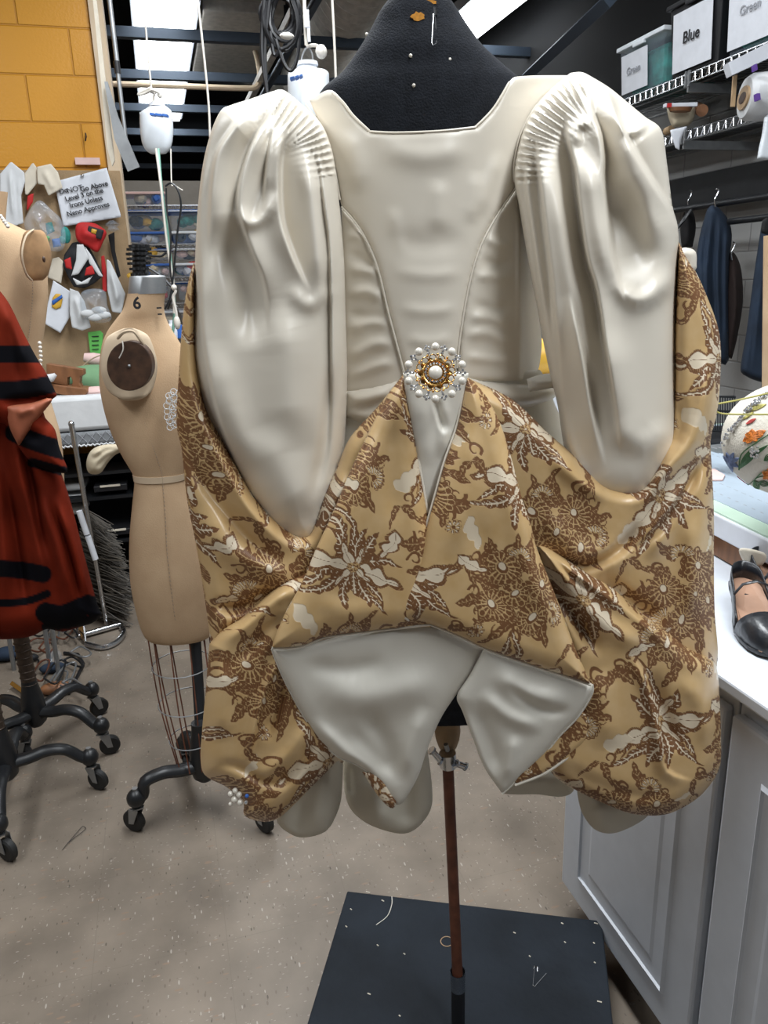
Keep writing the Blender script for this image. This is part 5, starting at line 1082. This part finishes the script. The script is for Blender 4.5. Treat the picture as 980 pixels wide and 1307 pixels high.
# shoes
def shoe(tipx,tipy,ang,label,L_=.25,z0=.895,lab2=None):
    t=thing('black_shoe',(tipx,tipy,z0),label,'shoe','black strapped shoes')
    c,s=cos(ang),sin(ang)
    def W(u,v,z): return (tipx+c*u-s*v,tipy+s*u+c*v,z0+z)
    # outline half-width along length u (toe at 0)
    us=[0,.01,.03,.06,.09,.12,.15,.18,.21,.235,.25]; hw=[.004,.022,.034,.041,.043,.040,.034,.030,.030,.026,.010]; zs=[.004,.004,.003,.003,.004,.010,.020,.030,.036,.038,.038]
    n=len(us)
    vs=[W(u,h,z) for u,h,z in zip(us,hw,zs)]+[W(u,-h,z) for u,h,z in zip(us,hw,zs)][::-1]
    MB().prism(vs,(0,0,.006)).build('sole','leather',t,False,bev=.001)
    MB().prism([W(u,h*.9,z+.006) for u,h,z in zip(us,hw,zs)]+[W(u,-h*.9,z+.006) for u,h,z in zip(us,hw,zs)][::-1],(0,0,.002)).build('insole','insole',t,False)
    MB().prism([W(.19,.022,0),W(.245,.016,0),W(.245,-.016,0),W(.19,-.022,0)],(0,0,.036)).build('heel','leather',t,False,bev=.003)
    up=MB()   # vamp: closed toe shell
    rings=[]
    for i,(u,h,z) in enumerate(zip([0,.008,.02,.035,.055,.075],[.006,.020,.030,.036,.041,.043],[.012,.026,.036,.042,.047,.048])):
        rings.append([W(u+.012*abs(cos(pi*k/12))**3*(i/5),h*cos(pi*k/12),.006+z*sin(pi*k/12)**.8) for k in range(13)])
    vs=[p for r in rings for p in r]; fs=[(i*13+k,i*13+k+1,(i+1)*13+k+1,(i+1)*13+k) for i in range(5) for k in range(12)]
    o=up.add(vs,fs).build('vamp','leather',t); m=o.modifiers.new('thickness','SOLIDIFY'); m.thickness=.002
    hh=[.034,.026,.022,.024,.032,.040,.042]
    lo=[W(u,h,z+.004) for u,h,z in zip(us[4:],hw[4:],zs[4:])]; hi=[W(u,h*.95,z+q) for u,h,z,q in zip(us[4:],hw[4:],zs[4:],hh)]
    lo+=[W(.253,0,.040)]+[W(u,-h,z+.004) for u,h,z in zip(us[4:],hw[4:],zs[4:])][::-1]; hi+=[W(.254,0,.080)]+[W(u,-h*.95,z+q) for u,h,z,q in zip(us[4:],hw[4:],zs[4:],hh)][::-1]
    m_=len(lo); o=MB().add(lo+hi,[(i,i+1,m_+i+1,m_+i) for i in range(m_-1)]).build('quarter','leather',t,sub=1); m=o.modifiers.new('thickness','SOLIDIFY'); m.thickness=.002
    MB().tube([W(.15,.034,.052),W(.148,.022,.072),W(.147,0,.080),W(.148,-.022,.072),W(.15,-.034,.052)],.0045,8,flat=.5).build('strap','leather',t)
p=onz(985,872,.895)
shoe(.895,.905,radians(62),'black leather strapped shoe with tan insole, the nearer of the pair on the white worktop')
shoe(1.03,.94,radians(75),'black leather strapped shoe with tan insole, the farther of the pair on the white worktop')
# work table with cutting mat
ZT=1.0
a=onz(903,648,ZT); b_=onz(985,688,ZT); v=(b_-a).normalized(); A0=a-v*.9; B0=b_+v*.5; nr=Vector((v.y,-v.x,0)); 
if nr.x<0: nr=-nr
def tb(u,w,z): q_=A0+v*u+nr*w; return Vector((q_.x,q_.y,z))
LT=(B0-A0).length; ymax=1.2
WT=thing('work_table',tb(LT/2,.3,0),'work table with a grey cutting mat and pale green edge at the right','table')
WD=.62
MB().prism([tb(0,0,ZT-.035),tb(LT,0,ZT-.035),tb(LT,WD,ZT-.035),tb(0,WD,ZT-.035)],(0,0,.03)).build('tabletop','paper',WT,False,bev=.004)
MB().prism([tb(0,.004,ZT-.005),tb(LT,.004,ZT-.005),tb(LT,WD-.01,ZT-.005),tb(0,WD-.01,ZT-.005)],(0,0,.004)).build('mat_border','mat_green',WT,False)
MB().prism([tb(.02,.05,ZT-.001),tb(LT-.02,.05,ZT-.001),tb(LT-.02,WD-.04,ZT-.001),tb(.02,WD-.04,ZT-.001)],(0,0,.0015)).build('cutting_mat','mat_grey',WT,False)
tk=MB()
for i in range(60):
    u=.03+i*.03; tk.prism([tb(u,.085,ZT+.0006),tb(u+.010,.085,ZT+.0006),tb(u+.010,.088,ZT+.0006),tb(u,.088,ZT+.0006)],(0,0,.0003))
    for w_ in (.14,.22,.30,.38): tk.prism([tb(u,w_,ZT+.0006),tb(u+.016,w_,ZT+.0006),tb(u+.016,w_+.0015,ZT+.0006),tb(u,w_+.0015,ZT+.0006)],(0,0,.0003))
tk.build('mat_markings','ink_grey',WT,False)
MB().prism([tb(0,.01,ZT-.102),tb(LT,.01,ZT-.102),tb(LT,.03,ZT-.102),tb(0,.03,ZT-.102)],(0,0,.067)).build('apron','wood_brown',WT,False)
MB().prism([tb(0,-.004,ZT-.052),tb(LT,-.004,ZT-.052),tb(LT,.006,ZT-.052),tb(0,.006,ZT-.052)],(0,0,.047)).build('table_edge','mat_green',WT,False,bev=.003).data.materials.__setitem__(0,MT['paper'])
for (u,w_) in ((.05,WD-.06),(LT-.05,WD-.06)): 
    q_=tb(u,w_,0); MB().box((q_.x,q_.y,(ZT-.03)/2),(.05,.05,ZT-.03)).build('leg','wood_brown',WT,False)
q,_=sheet('torn_paper',[(946,708),(956,706),(972,710),(974,718),(960,722),(950,720)],Dof(958,714,1.0)+.0,'paper_cream',None,h=1.5,edge=.004,ew=4); bpy.data.objects.remove(q)
tp_=onx(958,712,tb(LT*.6,0,0).x-.01)
q,_=sheet('torn_paper',[(944,700),(976,706),(974,720),(960,724),(950,719)],float((np.array(onz(955,684,ZT))-_C)@_fh)-.02,'paper_cream',None,h=1.5,edge=.004,ew=4,tilt=lambda X,Y:-.0006*(X-958)); tag(q,'torn corner of cream paper hanging over the work table\'s edge','paper')
q=MB().prism([onz(x,y,ZT+.001) for x,y in [(900,600),(912,600),(925,608),(922,614),(905,614),(900,612)]],(0,0,.004)).build('pink_paper','pink',smooth=False,bev=.001); tag(q,'pale pink folded scrap on the cutting mat','paper')
# embroidered ball-shaped cushion
ec=at(1012,560,1.42); er=.125
ec.z=max(ec.z,ZT+er*.9)
EC=thing('embroidered_cushion',(ec.x,ec.y,ZT),'round white cushion embroidered with bright flowers and edged with crystal beads','cushion')
MB().ball(ec,er,40,24,(1,1,.86)).build('cushion_body','cloth_cream',EC); bpy.data.objects['cushion_body'].data.materials[0]=MT['cloth_ivory']=mat('ivory_canvas',(.62,.58,.50),.85,noise=.06,nscale=12,bump=.2,bscale=250)
def onball(px,py,lift=.0012):
    d=Vector(ray(px,py)).normalized(); o=Vector(_C)-ec; S=Vector((1,1,1/.86)); dd=Vector((d.x,d.y,d.z*S.z)); oo=Vector((o.x,o.y,o.z*S.z))
    a=dd.dot(dd); b=2*dd.dot(oo); c=oo.dot(oo)-(er+lift)**2; q=b*b-4*a*c
    if q<0: t=-b/(2*a); p=oo+dd*t; p=p.normalized()*(er+lift); return ec+Vector((p.x,p.y,p.z/S.z))
    t=(-b-sqrt(q))/(2*a); return Vector(_C)+d*t
def emb(paths,r,m,nm):
    mb=MB()
    for p in paths: mb.tube([onball(*q) for q in spline(p,4)],r,5,flat=.6)
    mb.build(nm,m,EC)
MT['em_orange']=mat('orange_thread',(.68,.21,.03),.6,noise=.3,nscale=200);MT['em_blue']=mat('blue_thread',(.16,.21,.36),.6,noise=.3,nscale=200);MT['em_green']=mat('green_thread',(.05,.15,.05),.6,noise=.3,nscale=200);MT['em_red']=mat('red_thread',(.45,.05,.04),.6);MT['em_olive']=mat('olive_thread',(.42,.38,.10),.6)
def petal(px,py,a,L_,w): return [[(px+cos(a)*L_*t-sin(a)*w*k*sin(pi*t),py+sin(a)*L_*t+cos(a)*w*k*sin(pi*t)) for t in (0,.33,.66,1)] for k in (-1,-.5,0,.5,1)]
for nm,m,ps in [('blue_flower','em_blue',sum([petal(931,590,a,13,2.2) for a in (-1.9,-1.2,-.4,.5,1.3,2.1,2.9,3.8)],[])),
  ('orange_flower','em_orange',sum([petal(960,556,a,l,3.5) for a,l in ((-.35,18),(-.1,14),(2.6,14),(2.2,12),(.9,9),(-1.6,8),(3.3,9))],[])),
  ('orange_flower','em_orange',sum([petal(980,606,a,8,2.5) for a in (0,1.2,2.4,3.6,4.8)],[])),
  ('green_leaf','em_green',sum([petal(944,596,-1.0,26,2.5),petal(944,598,-.75,34,2.2),petal(955,585,-.6,30,2),petal(975,588,-.6,14,4),petal(962,614,1.0,12,4),petal(968,616,.2,14,3.5)],[])+[[(947,616),(955,619),(966,610),(980,607)],[(943,600),(946,580),(965,565),(985,552)],[(962,614),(970,605),(980,600)]]),
  ('red_petals','em_red',sum([petal(937,611,.7,15,2.6),petal(936,611,1.1,8,2),petal(952,541,-.5,14,1.8)],[])),
  ('olive_leaf','em_olive',sum([petal(955,524,-.35,24,2.5),petal(948,535,-.6,16,1.5)],[]))]:
    emb(ps,.0012,m,nm)
bd_=MB()
rr_=random.Random(2)
for i in range(70):
    t=i/69; x=922+58*t+rr_.uniform(-2,2); y=566-66*t**.75+rr_.uniform(-3,3); bd_.ball(onball(x,y,.004),.0022+.0012*rr_.random(),6,4)
bd_.build('bead_trim','crystal',EC,False); bd_=MB()
for i in range(14): bd_.ball(onball(964+rr_.uniform(-6,6),578+rr_.uniform(-8,6),.004),.003,6,4)
bd_.build('bead_spray','crystal',EC,False)
for i,(p,lab) in enumerate([([(913,516,1.3),(940,511,1.3),(985,501,1.3)],'upper yellow-green cord stretched past the embroidered cushion'),([(912,524,1.28),(922,528,1.28),(950,529,1.27),(990,529,1.27)],'lower yellow-green cord crossing in front of the embroidered cushion')]):
    q=MB().tube([at(*a_) for a_ in spline(p,5)],.0016,6).build('yellow_string','em_olive'); tag(q,lab,'cord')
# wire basket and black things behind the gown
q=thing('wire_basket',at(905,530,2.2),'black wire basket standing behind the right edge of the gown','basket')
mb=MB()
xs=[885+3.1*i for i in range(18)]
for x in xs: mb.tube([at(x,506,2.3),at(x,550,2.3)],.0022,5)
for y in (506,524,550): mb.tube([at(884,y-1,2.3),at(938,y+1,2.3)],.003,5)
mb.build('basket_side','black',q); 
mb=MB()
for x in xs: mb.tube([at(x,506,2.55),at(x,546,2.55)],.0022,5)
for y in (506,546): mb.tube([at(884,y,2.55),at(938,y,2.55)],.003,5); 
mb.tube([at(938,507,2.3),at(938,506,2.55)],.003,5).tube([at(938,551,2.3),at(938,546,2.55)],.003,5); mb.build('basket_back','black',q)
q=MB().box(at(908,562,2.35),(.28,.22,.05),-YAW).build('black_case','black_plastic',smooth=False,bev=.008); tag(q,'flat black case under the wire basket','case')
q=MB().box(at(922,572,1.95),(.07,.05,.012),-YAW+.3).box(at(924,574,1.9),(.03,.02,.014),-YAW+.3).build('small_tin','steel',smooth=False,bev=.002); tag(q,'small grey and black tin at the far edge of the cutting mat','tin')
bt2=thing('back_table',(1.6,2.75,0),'white table seen behind the gown, carrying the wire basket','table')
zt2=at(905,572,2.4).z
MB().box((1.20,2.62,zt2-.02),(1.5,.7,.03)).build('tabletop','paper',bt2,False,bev=.003)
for x in (.50,1.9):
    for y in (2.32,2.92): MB().box((x,y,(zt2-.035)/2),(.04,.04,zt2-.035)).build('leg','steel',bt2,False)
yc=at(698,455,2.4); q=MB().tube([yc-RT*.17,yc-RT*.165,yc+RT*.165,yc+RT*.17],[.04,.055,.055,.04],24).build('yellow_fabric_roll','cloth_yellow'); tag(q,'shiny yellow fabric roll glimpsed between the bodice and the right sleeve','fabric roll')
MT['cloth_yellow'].node_tree.nodes['Principled BSDF'].inputs['Roughness'].default_value=.4
zy=yc.z-.056; q=MB().box((yc.x,yc.y,(zy+zt2-.004)/2),(.36,.20,zy-zt2+.004),-YAW).build('white_box','paper',smooth=False,bev=.005); tag(q,'white box under the yellow fabric roll, on the table behind the gown','box')
# ================================================================== RIGHT WALL: SHELVES, BINS, CLOTHES
XS=2.6
def wire_shelf(z,Y0,Y1,label):
    t=thing('wire_shelf',(XS+.2,(Y0+Y1)/2,z),label,'shelf','chrome wire wall shelves')
    e=MB().tube([(XS,Y0,z),(XS,Y1,z)],.004,5).tube([(XS,Y0,z-.04),(XS,Y1,z-.04)],.004,5)
    n=int((Y1-Y0)/.05)
    for i in range(n): y=Y0+i*.05; e.tube([(XS,y,z),(XS,y+.02,z-.04),(XS,y+.045,z-.04),(XS,y+.05,z)],.0028,4,False)
    e.build('front_truss','chrome',t)
    e=MB()
    for i in range(int((Y1-Y0)/.028)): y=Y0+i*.028; e.tube([(XS,y,z),(XS+.44,y,z)],.002,4,False)
    for x in (.15,.30,.44): e.tube([(XS+x,Y0,z-.01),(XS+x,Y1,z-.01)],.004,5)
    e.build('wire_deck','steel',t)
    for y in (Y0+1.05,Y0+2.3): MB().box((XS+.225,y,z-.06),(.45,.012,.04)).box((XS-.004,y-.012,z-.022),(.010,.012,.07)).box((XS-.004,y+.012,z-.022),(.010,.012,.07)).build('bracket','steel',t,False)
wire_shelf(2.42,2.55,5.4,'upper chrome wire shelf on the right, holding the labelled bins')
wire_shelf(2.165,2.55,5.4,'lower chrome wire shelf on the right, holding the fabric rolls')
def bin_(Y0,Y1,z1,body,lid,label,text,lab_rng,cont=None,tsz=.06):
    z0=2.428; t=thing('storage_bin',(XS+.2,(Y0+Y1)/2,z0),label,'storage bin')
    zc=(z0+z1)/2
    vs=[]
    for (x,y,z) in [(0,0,0),(.38,0,0),(.38,1,0),(0,1,0)]: vs.append((XS+.02+x,Y0+.02+(Y1-Y0-.04)*y,z0))
    for (x,y,z) in [(0,0,0),(.38,0,0),(.38,1,0),(0,1,0)]: vs.append((XS+.0+x*1.08,Y0+(Y1-Y0)*y,z1))
    MB().add(vs,[(3,2,1,0),(4,5,6,7),(0,1,5,4),(1,2,6,5),(2,3,7,6),(3,0,4,7)]).build('bin_body',body,t,False,bev=.006)
    MB().box((XS+.205,(Y0+Y1)/2,z1+.006),(.44,Y1-Y0+.03,.022)).box((XS-.012,(Y0+Y1)/2,z1-.01),(.02,.10,.02)).build('lid',lid,t,False,bev=.004)
    if cont: MB().box((XS+.21,(Y0+Y1)/2,zc-.01),(.32,(Y1-Y0)*.82,(z1-z0)*.8)).build('contents',cont,t,False,bev=.03)
    y0,y1=lab_rng; xx=XS-.001
    MB().add([(xx+.006,y0,z0+.02),(xx+.006,y1,z0+.02),(xx-.008,y1,z1-.035),(xx-.008,y0,z1-.035),(xx+.008,y0,z0+.02),(xx+.008,y1,z0+.02),(xx-.006,y1,z1-.035),(xx-.006,y0,z1-.035)],[(0,1,2,3),(7,6,5,4),(0,4,5,1),(1,5,6,2),(2,6,7,3),(3,7,4,0)]).build('paper_label','paper',t,False)
    if text: text_mesh(text,tsz,(xx-.006,(y0+y1)/2,zc+.0),(0,-1,0),(0,0,1),'label_text','ink' if text=='Blue' else 'ink_grey',t,.0008)
bin_(3.82,4.22,2.67,'clear','milky','clear bin of green fabric with a pale lid, leftmost on the upper wire shelf','Green',(3.95,4.19),'teal',.05)
bin_(3.40,3.78,2.74,'black_plastic','black_plastic','black bin with a big white label reading Blue','Blue',(3.45,3.74),None,.072)
bin_(2.98,3.36,2.74,'clear','teal','clear bin of dark green fabric to the right of the Blue bin','Green',(3.06,3.34),'teal',.05)
bin_(2.60,2.94,2.74,'milky','paper','pale bin cut by the right frame edge on the upper wire shelf','',(2.66,2.90),None)
# fabric roll with hanging paper
FR_=thing('fabric_roll',onx(866,148,XS+.05),'short white fabric roll with a brown inside and a strip hanging over the lower shelf','fabric roll')
fc_=onx(866,150,XS-.02)
q,_=sheet('wrapped_cloth',[(850,134,1),(887,135,1),(886,150),(880,160,1),(858,163,1),(853,150)],Dof(866,150,fc_.y),'cloth_cream',FR_,h=1.6,edge=.05,ew=10,closed=True)
q=MB().lathe(at(868,139,Dof(866,150,fc_.y)-.04),[(.01,-.012),(.055,-.012),(.065,.004),(.02,.004)],24,sy=.5).build('brown_core','wood_brown',FR_)
MB().box(at(868,134.5,Dof(866,150,fc_.y)-.04),(.16,.03,.018),-YAW).build('end_strip','paper',FR_,False,bev=.003); MB().box(at(854,134.5,Dof(866,150,fc_.y)-.062),(.02,.01,.018),-YAW).build('red_mark','red',FR_,False)
q,_=sheet('hanging_strip',[(855,166,1),(877,161,1),(869,178),(867,192,1),(862,189,1),(857,175)],Dof(866,170,fc_.y)-.08,'paper',FR_,h=1.4,edge=.006,ew=4,th=.003)
q=MB().tube([onx(896,141,XS+.10),onx(888,137,XS+.40)],.028,18).build('cardboard_tube','wood_brown'); tag(q,'brown cardboard tube end beside the short fabric roll','tube')
q=MB().box((XS+.30,3.9,2.20),(.2,1.1,.05)).build('dark_bolt','dark_cloth',smooth=False,bev=.01); tag(q,'black fabric bolt lying flat at the back of the lower wire shelf','fabric bolt')
q=MB().tube([onx(850,168,XS+.05),onx(857,165,XS+.05)],.02,10).build('wooden_stick','wood'); tag(q,'end of a wooden stick left of the short fabric roll','stick')
# big plastic wrapped roll at right
WR=thing('wrapped_roll',(XS-.05,3.0,2.25),'large fabric roll wrapped in clear plastic at the right frame edge','fabric roll')
D_=3.5; c=at(950,125,D_)
axis=(RT*.9-FW*.15).normalized()
R_=axis.to_track_quat('Z','Y').to_matrix()
MB().lathe(c,[(.055,.0),(.098,-.0),(.115,.02),(.120,.10),(.120,.55),(.10,.55)],36,sx=1.15,sy=.75,mtx=R_).build('white_wrap','cloth_white',WR)
MB().lathe(c-axis*.004,[(.02,-.004),(.068,-.004),(.07,.01),(.02,.01)],30,sx=1.25,sy=.62,mtx=R_).build('cardboard_core','wood',WR)
MB().lathe(c-axis*.006,[(.01,-.003),(.035,-.003),(.035,.01),(.01,.01)],24,sx=1.5,sy=.6,mtx=R_).build('core_hollow','dark_brown_plate',WR)
px_prism([(936,97),(941,95),(938,136),(933,136)],D_-.03,.01,'cardboard_flap','wood',WR); px_prism([(929,80),(985,52),(985,72),(934,96)],D_-.10,.05,'paper_wrap','paper',WR)
px_prism([(964,82),(967,82),(968,89),(965,90)],D_-.14,.01,'purple_mark','purple',WR) if 'purple' in MT else None
MT['purple']=mat('purple_print',(.12,.05,.30),.6)
for po in ([(963,82),(966,81),(967,89),(964,90)],[(966,119),(970,119),(971,127),(967,128)]): px_prism(po,D_-.16,.03,'purple_print','purple',WR)
q,_=sheet('bubble_wrap',[(975,150,1),(985,140,1),(990,205,1),(966,203,1),(968,190),(972,172)],D_-.1,'milky',None,h=1.4,edge=.02,ew=6,folds=[gathers([(975,150),(970,175),(966,203)],12,4,.006)]); tag(q,'strip of bubble wrap hanging under the wrapped roll at the right edge','bubble wrap')
# garment rail
bm_=MB(); a=onx(857,258,3.0); b_=onx(985,233,3.0)
q=MB().box((2.98,3.6,(a.z+b_.z)/2+.02),(.10,4.2,.17)).build('wall_beam','black',smooth=False,bev=.004); tag(q,'black boxed beam fixed along the right wall above the garments','beam')
GR=thing('garment_rail',(2.75,3.5,1.8),'black pipe rail carrying the garments on the right wall','rail')
zr=onx(905,262,2.75).z
MB().tube([(2.75,2.4,zr),(2.75,5.0,zr)],.016,10).build('rail_pipe','black',GR); MB().tube([(2.75,2.4,zr-.09),(2.75,3.4,zr-.09)],.016,10).build('lower_pipe','black',GR)
for y in (2.85,3.9,4.8): MB().tube([(2.75,y,zr),(2.95,y,zr+.03)],.012,8).tube([(2.75,y,zr),(2.75,y,zr-.09)],.012,8).build('rail_bracket','black',GR)
def garment(outline,D,m,label,cat,folds,hook=None,name='hanging_jacket'):
    cx_=sum(q[0] for q in outline)/len(outline); v_=onx(cx_,300,2.70+(.1 if D>3.2 else 0)); D=float((np.array(v_)-_C)@_fh)
    t=thing(name,at(outline[0][0],outline[0][1],D),label,cat,'garments on the wall rail')
    q,_=sheet('garment_body',outline,D,m,t,h=2,edge=.06,ew=9,closed=True,folds=folds)
    if hook:
        x,y=hook; MB().tube([at(*p) for p in spline([(x,y+18,D),(x-1,y+9,D),(x+2,y+3,D),(x+4,y-3,D),(x+1,y-5,D)],4)],.004,6).build('hanger_hook','chrome',t)
    return t
garment([(902,268,1),(908,262),(918,266),(930,282),(934,302),(931,330),(930,380),(931,450),(926,466,1),(912,460),(900,440),(889,400),(887,345),(893,300)],3.15,'navy','navy blue long coat hanging on the wall rail nearest the gown','coat',[([(908,268),(903,300),(899,360),(906,450)],5,.03,'R'),([(916,270),(913,350),(917,455)],5,.03,'R'),([(925,285),(923,360),(925,460)],4,.03,'R'),([(896,330),(896,400)],4,.02)],(913,246),'hanging_coat')
garment([(930,322,1),(938,324),(946,345),(948,385),(941,430),(934,458,1),(926,456,1),(926,380)],3.3,'brown_cloth','dark brown garment just right of the navy coat','garment',[([(936,335),(939,390),(934,440)],3,.02)],(934,314),'hanging_garment')
garment([(874,266,1),(884,270),(888,290),(884,315,1),(870,318,1),(868,290)],3.45,'dark_cloth','narrow black garment hanging left of the navy coat','garment',[([(878,275),(878,310)],3,.02)],(879,248),'hanging_garment')
garment([(972,284,1),(982,280),(1005,300,1),(1005,495,1),(965,486),(948,478,1),(945,468),(953,420),(962,350)],2.75,'navy','navy blue gown-like garment near the right frame edge','garment',[([(976,295),(965,400),(957,480)],4,.03,'R'),([(986,295),(979,400),(974,484)],4,.03,'R'),([(966,360),(958,420),(951,474)],3,.02,'R')],None,'hanging_garment')
q,_=sheet('black_collar',[(973,281,1),(980,278),(986,290),(980,300,1),(971,296)],3.35,'dark_cloth',None,h=1.5,edge=.02,ew=5,closed=True); tag(q,'black collar hanging at the top of the right-edge navy garment','collar')
for i,(x,y) in enumerate([(864,283),(871,275)]):
    hk=onx(x+12,y-8,2.75)
    q=MB().tube([at(*p) for p in spline([(x-6,y+14,4.2),(x+2,y+6,4.2),(x+10,y-6,4.2)],4)]+[hk,Vector((2.75,hk.y,zr+.012))],.008,6).build('black_hanger','black'); tag(q,['black hanger arm lowest beside the right sleeve','black hanger arm just above, beside the narrow black garment'][i],'hanger')
q=MB().tube([at(984,300,2.3),at(981,520,2.3)],.02,12).build('pink_post','linen'); tag(q,'pale tan post at the right frame edge above the cushion','post')
